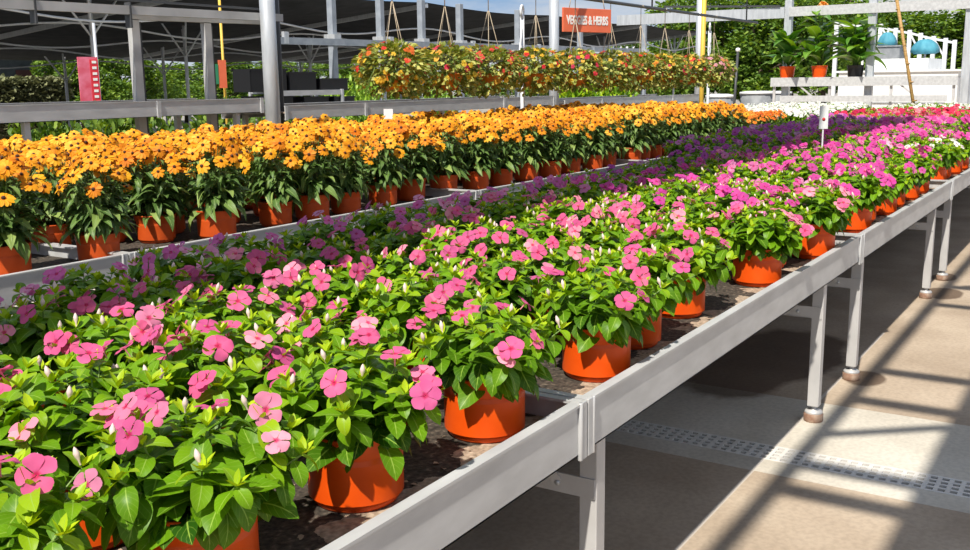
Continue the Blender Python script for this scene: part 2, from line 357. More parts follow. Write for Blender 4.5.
# ------------------------------------------------------------------ vinca plants
def vinca_variant(seed):
    rnd = random.Random(seed)
    mb = MB(); tips = []; buds = []
    base = .145
    ns = 19
    for i in range(ns):
        th = i*2.39996+rnd.uniform(-.3, .3); q = math.sqrt((i+.5)/ns)
        rr = .195*q*rnd.uniform(.88, 1.1)
        zt = base + .155*(1-.45*q*q)*rnd.uniform(.85, 1.12)
        p0 = Vector((.02*math.cos(th), .02*math.sin(th), base-.02)); p2 = Vector((rr*math.cos(th), rr*math.sin(th), zt))
        p1 = (p0+p2)/2 + Vector((.03*math.cos(th)*q, .03*math.sin(th)*q, .02))
        pts = []
        for k in range(9):
            t = k/8; pts.append(p0*(1-t)**2+p1*2*t*(1-t)+p2*t*t)
        mb.tube(pts[::2], [.003, .0028, .0025, .002, .0016], 5, 1, cap=False)
        rot = rnd.uniform(0, PI)
        for k in range(2, 9):
            t = k/8; p = pts[k]; d = (pts[min(8, k+1)]-pts[k-1]).normalized()
            side = d.cross(Vector((0, 0, 1)))
            if side.length < .1: side = Vector((1, 0, 0))
            side.normalize(); oth = d.cross(side)
            rot += PI/2+rnd.uniform(-.3, .3)
            for sgn in (1, -1):
                out = (side*math.cos(rot)+oth*math.sin(rot))*sgn
                dd = out*1.0 + d*(.25+.5*max(0, t-.6)) + Vector((0, 0, rnd.uniform(-.15, .18)))
                if k < 6: dd += Vector((math.cos(th), math.sin(th), -.25))*.5*q
                s = .082*(1-.42*max(0, (t-.6)/.4))*rnd.uniform(.78, 1.18)
                tint = min(1, max(0, .12+.62*max(0, t-.35)+rnd.uniform(-.12, .2)))
                put_leaf(mb, rnd.choice(VL), p, dd, s, tint, 0, rnd.uniform(-.45, .45))
        # lime rosette at the tip
        d = (pts[8]-pts[7]).normalized()
        for j in range(rnd.randint(4, 6)):
            a = j*2.4+rnd.random(); out = Vector((math.cos(a), math.sin(a), 0))
            put_leaf(mb, VY, p2+d*.004, out*.8+d*.8, rnd.uniform(.022, .036), rnd.uniform(.72, 1), 0, rnd.uniform(-.2, .2))
        tips.append((p2, th, q))
    # skirt of larger leaves over the rim
    for i in range(26):
        th = i*2*PI/26+rnd.uniform(-.12, .12); r = rnd.uniform(.06, .10)
        p = Vector((r*math.cos(th), r*math.sin(th), base+rnd.uniform(.0, .06)))
        dd = Vector((math.cos(th+rnd.uniform(-.5, .5)), math.sin(th+rnd.uniform(-.5, .5)), rnd.uniform(-.35, .4)))
        put_leaf(mb, rnd.choice(VL[1:]), p, dd, rnd.uniform(.075, .10), rnd.uniform(0, .5), 0, rnd.uniform(-.5, .5))
    # flowers
    fl = []
    order = list(range(ns)); rnd.shuffle(order)
    for i in order[:9]:
        p, th, q = tips[i]
        for j in range(rnd.choice((1, 1, 2, 2))):
            a = th+rnd.uniform(-.9, .9)
            nrm = Vector((math.cos(a)*rnd.uniform(.1, .8)-.42, math.sin(a)*rnd.uniform(.1, .8)-.22, rnd.uniform(.35, 1.))).normalized()
            pp = p + nrm*rnd.uniform(.022, .036) + Vector((rnd.uniform(-.02, .02), rnd.uniform(-.02, .02), rnd.uniform(-.008, .014)))
            m = nrm.to_track_quat('Z', 'Y').to_matrix().to_4x4() @ Matrix.Rotation(rnd.uniform(0, 2), 4, 'Z') @ Matrix.Scale(rnd.uniform(.84, 1.08), 4)
            m.translation = pp; fl.append(m)
    for i in order[9:14]:
        p, th, q = tips[i]
        d = Vector((rnd.uniform(-.3, .3), rnd.uniform(-.3, .3), 1)).normalized()
        m = d.to_track_quat('Z', 'Y').to_matrix().to_4x4(); m.translation = p+d*.006; buds.append(m)
    fol = mb.mesh('foliage', [M['vleaf'], M['vstem']])
    cm = MB()
    for m in fl: vinca_flower_mb(rnd, cm, m)
    for i in range(16):      # distant plants are set with more bloom
        p, th, q = tips[i % ns]; n_ = Vector((rnd.uniform(-1, .3), rnd.uniform(-.8, .4), rnd.uniform(.5, 1))).normalized()
        m = n_.to_track_quat('Z', 'Y').to_matrix().to_4x4() @ Matrix.Scale(rnd.uniform(.95, 1.2), 4); m.translation = p+n_*.03+Vector((rnd.uniform(-.035, .035), rnd.uniform(-.035, .035), .005)); vinca_flower_mb(rnd, cm, m)
    cl = cm.mesh('flower_cluster', [M['petal']])
    return dict(fol=fol, fl=fl, buds=buds, cl=cl)
VV = [vinca_variant(100+i) for i in range(9)]
VF = [vinca_flower_mb(random.Random(40+i)).mesh('flower', [M['petal']]) for i in range(8)]
FARF = 1.32
bm_ = MB(); bm_.lathe([(.0015, 0), (.002, .008), (.005, .016), (.0055, .021), (.003, .028), (.0004, .032)], 7)
BUD = bm_.mesh('bud', [M['bud']])

ORD = 'first second third fourth fifth sixth seventh eighth ninth tenth eleventh twelfth thirteenth fourteenth fifteenth sixteenth seventeenth eighteenth nineteenth twentieth'.split()
TENS = {2: 'twent', 3: 'thirt', 4: 'fort', 5: 'fift', 6: 'sixt'}
def ordinal(n):
    if n <= 20: return ORD[n-1]
    t, u = divmod(n, 10)
    return TENS[t]+('ieth' if u == 0 else 'y-'+ORD[u-1])
DZ = HB-.06           # bench deck height
def seen(x, y, z=1.0, r=.25):
    px, py, d = proj((x, y, z))
    if d < .5: return False
    mgn = r*F_PX/d
    return -mgn < px < 970+mgn and -mgn < py < 550+mgn
def dist(x, y): return math.hypot(x-CAM.x, y-CAM.y)

def vinca(x, y, label, group, color, near, scale=1., name='potted_vinca', pot=POT, soil=False):
    rnd = random.Random(hash((round(x*1000), round(y*1000))))
    v = VV[rnd.randrange(len(VV))]
    r = thing(name, label, 'potted plant', (x, y, DZ), rnd.uniform(-.9, .9), group)
    r.scale = (scale,)*3
    link('pot', pot, r)
    if soil: link('soil', SOIL, r)
    link('foliage', v['fol'], r)
    if near:
        for m in (v['fl'][::2] if color == WHT else v['fl']):
            if x < 4.6 and rnd.random() < .22: continue
            k = rnd.uniform(.9, 1.08); w = rnd.random()
            f_ = .45*rnd.random() if w > .82 else .06*w
            c = [min(1, a*k*(1-f_)+f_*q_) for a, q_ in zip(color, (.85, .62, .66))]
            link('flower', VF[rnd.randrange(len(VF))], r, mat=m @ Matrix.Scale(1. if dist(x, y) < 7 or color == WHT else min(1.4, 1+.06*(dist(x, y)-7)), 4), color=c)
        for m in v['buds'] if dist(x, y) < 6 else (): link('bud', BUD, r, mat=m)
    else:
        link('flower_cluster', v['cl'], r, color=color)
    return r
PINK = (.77, .115, .275); MAG = (.72, .065, .34); MAG_SHADE = (.52, .085, .42); REDC = (.66, .012, .06); WHT = (.82, .82, .74)
def vcol(x, y, rnd):
    if x > 17.7: return WHT, 'white'
    if x > 14.3: return REDC, 'red'
    if y > 1.3 and x > 5.2 + rnd.uniform(-.8, .8): return MAG_SHADE, 'shade-tinted magenta'  # magenta blooms turned purple: the overhead shade is put into their colour
    if y > 1.3: return (.78, .17, .46), 'shade-tinted pink'  # pink blooms shifted to mauve to stand for the shaded strip
    if x > 4.7 + rnd.uniform(-.7, .7): return MAG, 'magenta'
    return PINK, 'pink'
row1 = [(.74, .30), (1.08, .20), (1.505, .205), (1.975, .185), (2.555, .165), (2.93, .225), (3.40, .25), (4.09, .17), (4.48, .26), (4.86, .145), (5.35, .24),
        (5.80, .17), (6.2, .22), (6.62, .18), (7.05, .2), (7.5, .19), (7.95, .2), (8.75, .2), (9.2, .22), (9.65, .2), (10.1, .2)]
rows = [row1]
for k in range(1, 7):
    y = .20+.345*k; x = .32 if k < 5 else 8.6+(k % 2)*.19; rr_ = []
    while x < 20.6:
        rr_.append((x+R.uniform(-.05, .05), y+R.uniform(-.035, .035))); x += .385 if x < 9 else .44
    rows.append(rr_)
for k, rr_ in enumerate(rows):
    i = 0
    for x, y in rr_:
        if not seen(x, y): continue
        i += 1
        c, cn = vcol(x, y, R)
        if k == 0 and x > 8.6 and x < 9.4: c, cn = WHT, 'white'
        if k == 0: lb = f'{cn} vinca with orange pot showing on bench edge, {ordinal(i)} along from the near end'
        else: lb = f'{cn} vinca on the front bench, {ordinal(k+1)} row from the aisle rail, {ordinal(i)} plant along'
        sc_ = R.uniform(.93, 1.08) if x < 9 else R.uniform(1.0, 1.15)
        if k == 0 and x < 4.2: sc_ = 1.0
        if k == 4 and x < 8.3: sc_ = R.uniform(.90, 1.0); y += .06
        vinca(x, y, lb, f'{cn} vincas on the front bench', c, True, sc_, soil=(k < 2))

# ------------------------------------------------------------------ rudbeckia plants
def rud_variant(seed, nflow=30):
    rnd = random.Random(seed); mb = MB(); base = .14; fl = []
    for i in range(nflow):
        th = i*2.39996+rnd.uniform(-.3, .3); q = math.sqrt((i+.5)/nflow)
        rr = .195*q*rnd.uniform(.85, 1.1); zt = base+.40*(1-.30*q*q*rnd.uniform(.3, 1.5))*rnd.uniform(.9, 1.05)
        p0 = Vector((.03*math.cos(th), .03*math.sin(th), base-.01)); p2 = Vector((rr*math.cos(th), rr*math.sin(th), zt))
        p1 = Vector((rr*.45*math.cos(th), rr*.45*math.sin(th), base+.6*(zt-base)))
        pts = [p0*(1-t)**2+p1*2*t*(1-t)+p2*t*t for t in (0, .25, .5, .75, 1)]
        mb.tube(pts, .0023, 5, 1, cap=False)
        for t, s in ((.2, .15), (.35, .13), (.5, .12), (.62, .10), (.74, .085), (.84, .06)):
            p = p0*(1-t)**2+p1*2*t*(1-t)+p2*t*t
            a = th+rnd.uniform(-1.5, 1.5)
            dd = Vector((math.cos(a), math.sin(a), rnd.uniform(.1, .9)))
            put_leaf(mb, rnd.choice(RL), p, dd, s*rnd.uniform(.85, 1.2), min(1, max(0, rnd.uniform(.1, .6)+.3*(t-.4))), 0, rnd.uniform(-.4, .4))
        a = th+rnd.uniform(-.7, .7); tl = rnd.uniform(.1, .95)
        nrm = Vector((math.cos(a)*tl-.35, math.sin(a)*tl-.22, rnd.uniform(.35, 1))).normalized()
        m = nrm.to_track_quat('Z', 'Y').to_matrix().to_4x4() @ Matrix.Rotation(rnd.uniform(0, 2), 4, 'Z') @ Matrix.Scale(rnd.uniform(.85, 1.12), 4)
        m.translation = p2+nrm*.004; fl.append(m)
    for i in range(30):     # basal skirt hanging over the rim
        th = i*2*PI/30+rnd.uniform(-.15, .15)
        p = Vector((.05*math.cos(th), .05*math.sin(th), base+rnd.uniform(.0, .13)))
        put_leaf(mb, rnd.choice(RL[1:]), p, Vector((math.cos(th), math.sin(th), rnd.uniform(.2, 1.0))), rnd.uniform(.13, .20), rnd.uniform(.15, .95), 0, rnd.uniform(-.5, .5))
    cm = MB()
    for m in fl: daisy_mb(rnd, cm, m)
    return dict(fol=mb.mesh('foliage', [M['rleaf'], M['rstem']]), fl=fl, cl=cm.mesh('flower_cluster', [M['ray'], M['cone']]))
RV = [rud_variant(200+i) for i in range(6)]
RFC = [daisy_mb(random.Random(90+i)).mesh('flower', [M['ray'], M['cone']]) for i in range(6)]
RF = [daisy_mb(random.Random(70+i), cone=False).mesh('flower', [M['ray']]) for i in range(6)]
CONE = cone_mb(MB()).mesh('cone', [M['cone']])
YEL = (.82, .35, .013); ORA = (.85, .24, .02)
def rud(x, y, label, group, color, near, scale=1., mid=False):
    rnd = random.Random(hash((round(x*1000), round(y*1000))))
    v = RV[rnd.randrange(len(RV))]
    r = thing('potted_daisy', label, 'potted plant', (x, y, DZ), rnd.uniform(-.9, .9), group); r.scale = (scale,)*3
    link('pot', RPOT, r); link('foliage', v['fol'], r)
    if near:
        link('soil', SOIL, r)
        for m in v['fl']:
            k = rnd.uniform(.93, 1.06)
            f = link('flower', RF[rnd.randrange(len(RF))], r, mat=m, color=(min(1, color[0]*k), color[1]*k*rnd.uniform(.9, 1.1), color[2]))
            link('cone', CONE, f)
    elif mid:
        for m in v['fl']: link('flower', RFC[rnd.randrange(6)], r, mat=m, color=(color[0], color[1]*rnd.uniform(.9, 1.1), color[2]))
    else: link('flower_cluster', v['cl'], r, color=color)
    return r
rr1 = [(2.58, 3.16), (3.05, 3.13), (3.64, 3.42), (3.90, 3.22), (4.43, 3.28), (4.74, 3.26), (5.07, 3.26), (5.52, 3.30), (5.9, 3.34), (6.27, 3.30), (6.66, 3.26)]
x = 7.06
while x < 12.9: rr1.append((x+R.uniform(-.05, .05), 3.26+R.uniform(-.04, .04))); x += .41
rrows = [rr1]
for k in range(1, 5):
    x = 2.1+(k % 2)*.2; q = []
    while x < 12.9: q.append((x+R.uniform(-.05, .05), 3.26+.40*k+R.uniform(-.03, .03))); x += .41
    rrows.append(q)
for k, q in enumerate(rrows):
    i = 0
    for x, y in q:
        if not seen(x, y, 1.2): continue
        i += 1
        near = k == 0 and x < 8.5 or k == 1 and x < 5.5
        lb = (f'yellow daisy plant with terracotta pot on rear bench edge, {ordinal(i)} along from the near end' if k == 0 else
              f'yellow daisy plant on the rear bench, {ordinal(k+1)} row back, {ordinal(i)} plant along')
        pr = rud(x, y, lb, 'yellow daisies on the rear bench', (YEL[0], YEL[1]*R.uniform(.92, 1.08), YEL[2]), near, R.uniform(.95, 1.06), k < 3 and x < 10)
        if k == 0 and abs(x-3.9) < .01:      # blank white sticker on this pot
            a0 = math.atan2(CAM.y-y, CAM.x-x)+.12-pr.rotation_euler.z; mb = MB(); V = []; F = []
            for j in range(5):
                a = a0+(j-2)*.07
                for z_, d_ in ((.012, .0970), (.062, .1030)): V += [(d_*math.cos(a), d_*math.sin(a), z_)]
            F = [(2*j, 2*j+2, 2*j+3, 2*j+1) for j in range(4)]
            tag(mb.add(V, F).build('sticker', M['white'], pr), 'blank white sticker')
for k in range(5):      # lower orange ones, then white plants, at the far end of the rear bench
    x = 13.1+(k % 2)*.2; i = j = 0
    while x < 20.5:
        xx, y = x+R.uniform(-.05, .05), 3.26+.40*k+R.uniform(-.03, .03)
        if seen(xx, y, 1.05):
            if x < 14.9:
                i += 1; rud(xx, y, f'low orange daisy plant far along the rear bench, {ordinal(k+1)} row, {ordinal(i)} plant', 'low orange daisies', ORA, False, .72)
            else:
                j += 1; vinca(xx, y, f'white vinca at the far end of the rear bench, {ordinal(k+1)} row, {ordinal(j)} plant', 'white vincas on the rear bench', WHT, False, 1.1)
        x += .44

# ------------------------------------------------------------------ benches
def make_bench(W, label, group):
    t = thing('growing_bench', label, 'bench', (0, 0, 0), 0, group)
    g = .004; RW = .137
    def rail(y, s):
        mb = MB()
        mb.span(g, BL-g, y, y+s*.004, HB-RW, HB)                        # web
        mb.span(g, BL-g, y-s*.006, y+s*.024, HB-.006, HB+.001)          # lip that overhangs the web a little
        mb.span(g, BL-g, y, y+s*.03, HB-RW, HB-RW+.004)
        return mb
    rail(0, 1).build('side_rail', M['metal'], t)
    rail(W, -1).build('side_rail', M['metal'], t)
    for xx, s in ((g, 1), (BL-g, -1)):
        mb = MB(); mb.span(xx, xx+s*.004, .004, W-.004, HB-RW, HB); mb.span(xx, xx+s*.026, .004, W-.004, HB-.006, HB+.0015)
        mb.build('end_rail', M['metal'], t)
        for yy, q in ((0, 1), (W, -1)):
            mb = MB(); mb.span(xx-s*.001, xx+s*.030, yy-q*.008, yy+q*.001, HB-RW-.012, HB+.003)
            mb.tube([(xx+s*.030, yy-q*.004, HB-RW-.012), (xx+s*.030, yy-q*.004, HB+.003)], .007, 8)
            mb.build('corner_plate', M['metal'], t, bevel=.002)
    mb = MB(); mb.span(.01, BL-.01, .006, W-.006, DZ-.012, DZ); mb.build('deck', M['deck'], t)
    for xx in (.108, BL-.66):
        for yy in (.032, W-.032):
            mb = MB(); mb.span(xx-.026, xx+.026, yy-.026, yy+.026, .075, HB-RW+.02); lg = mb.build('leg', M['leg'], t, bevel=.003)
            mb = MB(); mb.lathe([(.001, .0), (.042, 0), (.045, .006), (.045, .036), (.040, .040)], 20, 0, (xx, yy, 0)); mb.lathe([(.040, .040), (.042, .046), (.036, .053), (.012, .056), (.012, .076)], 20, 1, (xx, yy, 0))
            mb.build('foot', [M['rust'], M['leg']], lg)
        mb = MB(); mb.span(xx-.031, xx-.026, .01, W-.01, .50, .555)
        mb.span(xx-.031, xx-.012, .06, W-.06, .50, .504); cb = mb.build('crossbar', M['leg'], t)
        for yy in (.12, W-.12):
            mb = MB(); mb.tube([(xx-.038, yy, .528), (xx-.029, yy, .528)], .008, 6); mb.build('bolt', M['post'], cb)
        for yy, q in ((.12, 1), (W-.12, -1)):
            mb = MB(); mb.beam((xx-.034, yy, .53), (xx-.034-.02, yy+q*.16, .73), .004, .028); mb.build('brace', M['leg'], t)
    for k in range(1, 4):
        mb = MB(); mb.span(BL*k/4-.02, BL*k/4+.02, .01, W-.01, HB-.12, HB-.075); mb.build('bearer', M['leg'], t)
    return t
b0 = make_bench(1.84, '', 'front row benches'); b0w = make_bench(2.62, '', 'front row benches')
for i in range(7):
    b = b0 if i == 0 else b0w if i == 3 else copy_tree(b0 if i < 3 else b0w)
    b.location = (X0-BL+i*BL, 0, 0)
    b['label'] = f'grey metal bench of pink and red vincas, {ordinal(i+1)} bench along the aisle' if i else 'grey metal bench of pink vincas at the near end of the aisle'
b1 = make_bench(2.2, '', 'rear row benches')
for i in range(7):
    b = b1 if i == 0 else copy_tree(b1)
    b.location = (X0-BL+.9+i*BL, 2.921, 0)
    b['label'] = f'grey metal bench of yellow daisies behind the vincas, {ordinal(i+1)} bench along'

# fallen leaves and crumbs on the near deck
mb = MB(); rnd = random.Random(5)
for i in range(60):
    x = rnd.uniform(.9, 2.1); y = rnd.uniform(.03, .5)
    put_leaf(mb, SM, (x, y, DZ+.004), (math.cos(i), math.sin(i), 0), rnd.uniform(.006, .02), rnd.random(), 0, rnd.uniform(-.3, .3))
tag(mb.build('leaf_litter', noisy('dry_litter', (.25, .16, .09), (.55, .42, .30), 30, .9)), 'dry petals and leaf crumbs scattered on the near bench deck', 'leaf litter', kind='stuff')

# ------------------------------------------------------------------ floor, drain
mb = MB()
def quad(x0, x1, y0, y1, z, mi): mb.add([(x0, y0, z), (x1, y0, z), (x1, y1, z), (x0, y1, z)], [(0, 1, 2, 3)], mi, smooth=False)
quad(-8, 3.86, -8, 8, 0, 0); quad(3.86, 4.01, -8, 8, 0, 1); quad(4.18, 4.89, -8, 8, 0, 1); quad(4.89, 34, -8, 8, 0, 0)
for xx in (4.01, 4.18): mb.add([(xx, -8, 0), (xx, 8, 0), (xx, 8, -.3), (xx, -8, -.3)], [(0, 1, 2, 3)], 2, smooth=False)  # near-black channel walls: shade put into the colour so slots stay dark
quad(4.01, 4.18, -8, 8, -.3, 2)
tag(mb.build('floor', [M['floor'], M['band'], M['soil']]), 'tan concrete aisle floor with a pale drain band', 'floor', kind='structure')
mb = MB()
for xx in (4.014, 4.055, 4.095, 4.135, 4.176): mb.span(xx-.0075, xx+.0075, -3.5, 2.5, -.012, .001)
y = -3.5
while y < 2.5: mb.span(4.012, 4.178, y, y+.017, -.012, .0005); y += .044
tag(mb.build('drain_grate', M['grate']), 'pale slotted drain grate across the aisle floor', 'drain grate')
mb = MB(); mb.add([(-60, 8, -.02), (160, 8, -.02), (160, 160, -.02), (-60, 160, -.02)], [(0, 1, 2, 3)], 0, smooth=False)
mb.add([(34, -60, -.02), (160, -60, -.02), (160, 8, -.02), (34, 8, -.02)], [(0, 1, 2, 3)], 0, smooth=False)
tag(mb.build('ground', noisy('gravel_yard', (.22, .20, .17), (.36, .33, .28), 3, .95)), 'pale gravel yard beyond the benches', 'ground', kind='structure')

# ------------------------------------------------------------------ overhead greenhouse roof parts (out of frame) that shade the aisle and the back of the front bench
mb = MB(); mb.span(-4, 24, -1.38, -.90, 3.0, 3.04); tag(mb.build('roof_shade_strip', M['cloth']), 'narrow unseen roof strip added to shade the aisle', 'roof', kind='structure')  # unseen strip, kept narrow so sunlit floor beyond bounces light into the shade
mb = MB(); mb.span(-6, 11.6, .80, 2.42, 3.3, 3.34); tag(mb.build('roof_gutter', M['post']), 'wide metal gutter roof over the front bench', 'roof', kind='structure')
mb = MB()
mb.span(-4, 24, -.46, -.385, 2.96, 3.04)
for xx in (1.42, 1.72, 2.72, 3.3, 5.2, 5.9, 7.1, 8.4, 9.0, 10.2, 11): mb.span(xx, xx+.09, -.9, -.40, 2.96, 3.02)
for xx in (2.55, 6.3, 9.4): mb.beam((xx, -.9, 2.99), (xx-.4, -.42, 2.99), .05, .05)
tag(mb.build('roof_frame', M['post']), 'metal eave framing over the aisle edge', 'roof', kind='structure')
for xx in (-3.5, 10.4):
    t = thing('gutter_post', 'steel post with a cross arm carrying the gutter at the %s end of the aisle' % ('near' if xx < 0 else 'far'), 'post', (xx, -1.75, 0))
    mb = MB(); mb.span(-.05, .05, -.05, .05, 0, 3.3); mb.build('shaft', M['post'], t); mb = MB(); mb.span(-.04, .04, -.05, 4.1, 3.2, 3.3); mb.build('arm', M['post'], t)

#BG0
# ------------------------------------------------------------------ background: staging along the far side (Y = 6.3)
def post(px, Y, r, z1, label, mat='post', name='steel_post', z0=0, X=None):
    x = X if X is not None else aty(px, 60, Y).x
    t = thing(name, label, 'post', (x, Y, 0))
    mb = MB(); mb.tube([(0, 0, z0), (0, 0, z1)], r, 14); mb.build('shaft', M[mat], t)
    mb = MB(); mb.lathe([(.001, 0), (r*2, 0), (r*2, .012), (r*1.25, .016), (r*1.25, .07), (r, .075)], 14); mb.build('base_plate', M[mat], t)
    return t
post(270, 6.3, .078, 3.7, 'thick galvanised post rising behind the yellow daisies between two raised rails')
post(554, 6.3, .075, 3.7, 'galvanised post standing just beside the orange hanging sign')
post(699, 6.3, .075, 3.7, 'galvanised post behind the baskets with a yellow pole against it')
post(702.5, 6.05, .045, 3.6, 'thin yellow pole standing against a galvanised post', 'yellow', 'yellow_pole')
post(279, 6.42, .03, 3.4, 'slim dark post right behind the thick galvanised post', 'dark')
def raised_bench(x0, x1, y0, zt, label, hh=.137):
    t = thing('raised_bench', label, 'bench', ((x0+x1)/2, y0, 0), 0, 'raised benches'); l = (x1-x0)/2; W = .95
    for yy, s in ((0, 1), (W, -1)):
        mb = MB(); mb.span(-l, l, yy, yy+s*.004, zt-hh, zt); mb.span(-l, l, yy-s*.006, yy+s*.024, zt-.006, zt+.001); mb.span(-l, l, yy, yy+s*.03, zt-hh, zt-hh+.004)
        mb.build('side_rail', M['metal'], t)
    for xx in (-l, l, -l*.55, l*.5):
        mb = MB(); mb.span(xx-.02, xx+.02, -.012, .0, zt-hh-.008, zt+.003); mb.build('joint_plate', M['metal'], t)
    mb = MB(); mb.span(-l, l, .01, W-.01, zt-.075, zt-.06); mb.build('deck', M['deck'], t)
    for xx in (-l+.3, 0, l-.3):
        for yy in (.05, W-.05): mb = MB(); mb.span(xx-.025, xx+.025, yy-.025, yy+.025, 0, zt-hh+.03); mb.build('leg', M['leg'], t)
    return t
raised_bench(2.2, 7.28, 6.2, 1.462, 'raised grey bench rail behind the daisies, before the thick galvanised post')
raised_bench(7.62, 13.35, 6.2, 1.375, 'raised grey bench rail behind the daisies, below the first hanging baskets')
raised_bench(13.7, 19.5, 6.2, 1.30, 'raised grey bench rail beyond the post beside the orange sign')
# doorway-like frame
t = thing('timber_portal', 'weathered grey bar frame like a doorway above the raised bench', 'portal', (6.3, 6.55, 0))
fx = lambda px, y=60: aty(px, y, 6.55).x-6.3
z0 = aty(135, 16, 6.55).z
mb = MB(); mb.beam((fx(131), 0, z0), (fx(268), 0, aty(268, 21, 6.55).z), .06, .075); mb.build('top_bar', M['weather'], t)
for px in (136, 208):
    mb = MB(); mb.span(fx(px)-.042, fx(px)+.042, -.03, .03, 0, z0-.03); mb.build('upright', M['weather'], t)
    mb = MB(); mb.span(fx(px)+.046, fx(px)+.085, .0, .05, 0, z0-.05); mb.build('dark_strip', M['dark'], t)  # plain dark strip along one edge of each upright
t = thing('overhead_bar', 'long weathered bar running over the doorway frame', 'beam', (2.4, 6.42, 2.2))
mb = MB(); mb.beam((0, 0, aty(0, 6.5, 6.42).z-2.2+.0), (aty(281, 18, 6.42).x-2.4, 0, aty(281, 18, 6.42).z-2.2), .06, .075); mb.build('bar', M['weather'], t)
mb = MB(); mb.beam((0, .04, .13), (5.4, .04, .15), .02, .02); mb.build('conduit', M['dark'], t)
for px in (33, 128): mb = MB(); xx = aty(px, 10, 6.42).x-2.4; mb.span(xx-.008, xx+.008, -.04, .04, -.1, .12); mb.build('strap', M['dark'], t)

# posts and beams of the next house (Y = 12.4)
for i, px in enumerate((333, 381, 422, 460, 518, 580, 644)):
    z1 = 3.4
    t = thing('house_post', 'blue-grey square post of the shade house, %s of seven along its near side' % ordinal(i+1), 'post', (aty(px, 50, 12.4).x, 12.4, 0), 0, 'shade house posts')
    mb = MB(); mb.span(-.068, .068, -.068, .068, 0, z1); mb.build('shaft', M['bluepost'], t, bevel=.01)
    mb = MB(); mb.span(-.1, .1, -.14, .14, 2.36, 2.56); mb.build('bracket', M['post'], t)
t = thing('house_beam', 'long grey horizontal beam across the shade house posts', 'beam', (13.8, 12.28, 2.45))
mb = MB(); mb.beam((0, 0, -.06), (16.5, 0, .06), .06, .13); mb.build('bar', M['bluepost'], t)
for k in range(5): mb = MB(); mb.span(k*3.2+.2, k*3.2+.32, -.035, .035, -.11, .11); mb.build('splice_plate', M['post'], t)
# shade house roof: dark cloth in shallow scallops with white hoops
t = thing('shade_roof', 'dark shade cloth roof stretched over the house behind the benches', 'roof', (0, 13, 3.42))
for k in range(6):
    mb = MB(); V = []; nx, ny = 9, 8
    for i in range(nx):
        for j in range(ny):
            V.append((1+k*6.2+6.2*i/(nx-1), 11*j/(ny-1), -.99*j/(ny-1)-.20*math.sin(PI*i/(nx-1))*(.4+.6*abs(math.sin(j*1.3)))))
    F = [(i*ny+j, (i+1)*ny+j, (i+1)*ny+j+1, i*ny+j+1) for i in range(nx-1) for j in range(ny-1)]
    n = len(V); V2 = [(a, b, c+.015) for a, b, c in V]
    mb.add(V+V2, F+[tuple(q+n for q in f[::-1]) for f in F]); mb.build('cloth_panel', M['cloth'], t)
for k in range(7): mb = MB(); mb.beam((1+k*6.2, 0, -.05), (1+k*6.2, 11, -1.04), .1, .1); mb.build('rafter', M['post'], t)
hz = 0
for j, (Y, zz) in enumerate(((13.6, 2.78), (15.6, 2.66), (18, 2.52), (20.5, 2.38), (23.6, 2.2))):
    mb = MB(); pts = []
    for i in range(90):
        xx = 3+i*.42; pts.append((xx, Y, zz+.11*math.sin(xx*1.0+j*2.1)))
    tag(mb.tube(pts, .022, 6).build('hoop_pipe', M['white']), 'wavy white pipe under the dark roof, %s one back from the aisle' % ordinal(j+1), 'pipe', 'white hoop pipes')
def ypost(px, yb, Y, label, zt=None):
    x = aty(px, yb, Y).x; t = thing('braced_post', label, 'post', (x, Y, 0), 0, 'braced white posts'); h = 3.42-.99*max(0, Y-13)/11-.08
    mb = MB(); mb.tube([(0, 0, 0), (0, 0, h)], .04, 10); mb.build('shaft', M['white'], t)
    for sx, sy in ((1, 0), (-1, 0), (.6, .8), (-.6, -.8)):
        mb = MB(); mb.tube([(0, 0, h-.75), (sx*.62, sy*.62, h-.02)], .02, 6); mb.build('brace', M['white'], t)
for k, (px, Y) in enumerate(((64, 22.5), (94, 14.5), (163, 21), (186, 17), (310, 18), (400, 22), (508, 17), (538, 20), (604, 15), (627, 17), (674, 14), (300, 23.5), (450, 23.5))):
    ypost(px, 60, Y, 'white post with slanting braces under the dark roof, %s counting along the house' % ordinal(k+1))

# black trays on a metal rack
p = aty(309, 91, 8.6); q0, q1 = aty(277, 91, 8.6).x, aty(342, 91, 8.6).x
t = thing('metal_rack', 'two-tier metal rack carrying stacks of black trays', 'rack', ((q0+q1)/2, 8.6, 0)); l = (q1-q0)/2
zs = (aty(309, 107, 8.6).z, aty(309, 91, 8.6).z)
for z in zs:
    mb = MB(); mb.span(-l, l, 0, .5, z-.03, z); mb.build('shelf', M['post'], t)
    mb = MB(); mb.span(-l, l, -.006, 0, z-.06, z+.012); mb.build('front_lip', M['metal'], t)
for xx in (-l, l):
    for yy in (0, .5): mb = MB(); mb.span(xx-.02, xx+.02, yy-.02, yy+.02, 0, zs[1]+.02); mb.build('leg', M['post'], t)
def tray(x, z, w, h, rz, label):
    t = thing('plastic_tray', label, 'tray', (x, 8.82, z), rz, 'black trays on the rack')
    mb = MB(); n = 0
    for sx in (-1, 1): mb.span(sx*w/2-.01, sx*w/2+.01, -.17, .17, 0, h)
    for sy in (-.17, .17): mb.span(-w/2, w/2, sy-.01, sy+.01, 0, h)
    mb.span(-w/2, w/2, -.17, .17, 0, .015); mb.build('box', M['blackpot'], t)
    mb = MB(); mb.span(-w/2-.02, w/2+.02, -.19, -.165, h-.02, h+.004); mb.span(-w/2-.02, w/2+.02, .165, .19, h-.02, h+.004); mb.build('rim', M['blackpot'], t)
    for k in range(5): mb = MB(); mb.span(-w/2+w*k/5+.015, -w/2+w*(k+1)/5-.015, -.15, .15, .02, h-.01); mb.build('insert', M['blackpot'], t)
mx = (q0+q1)/2
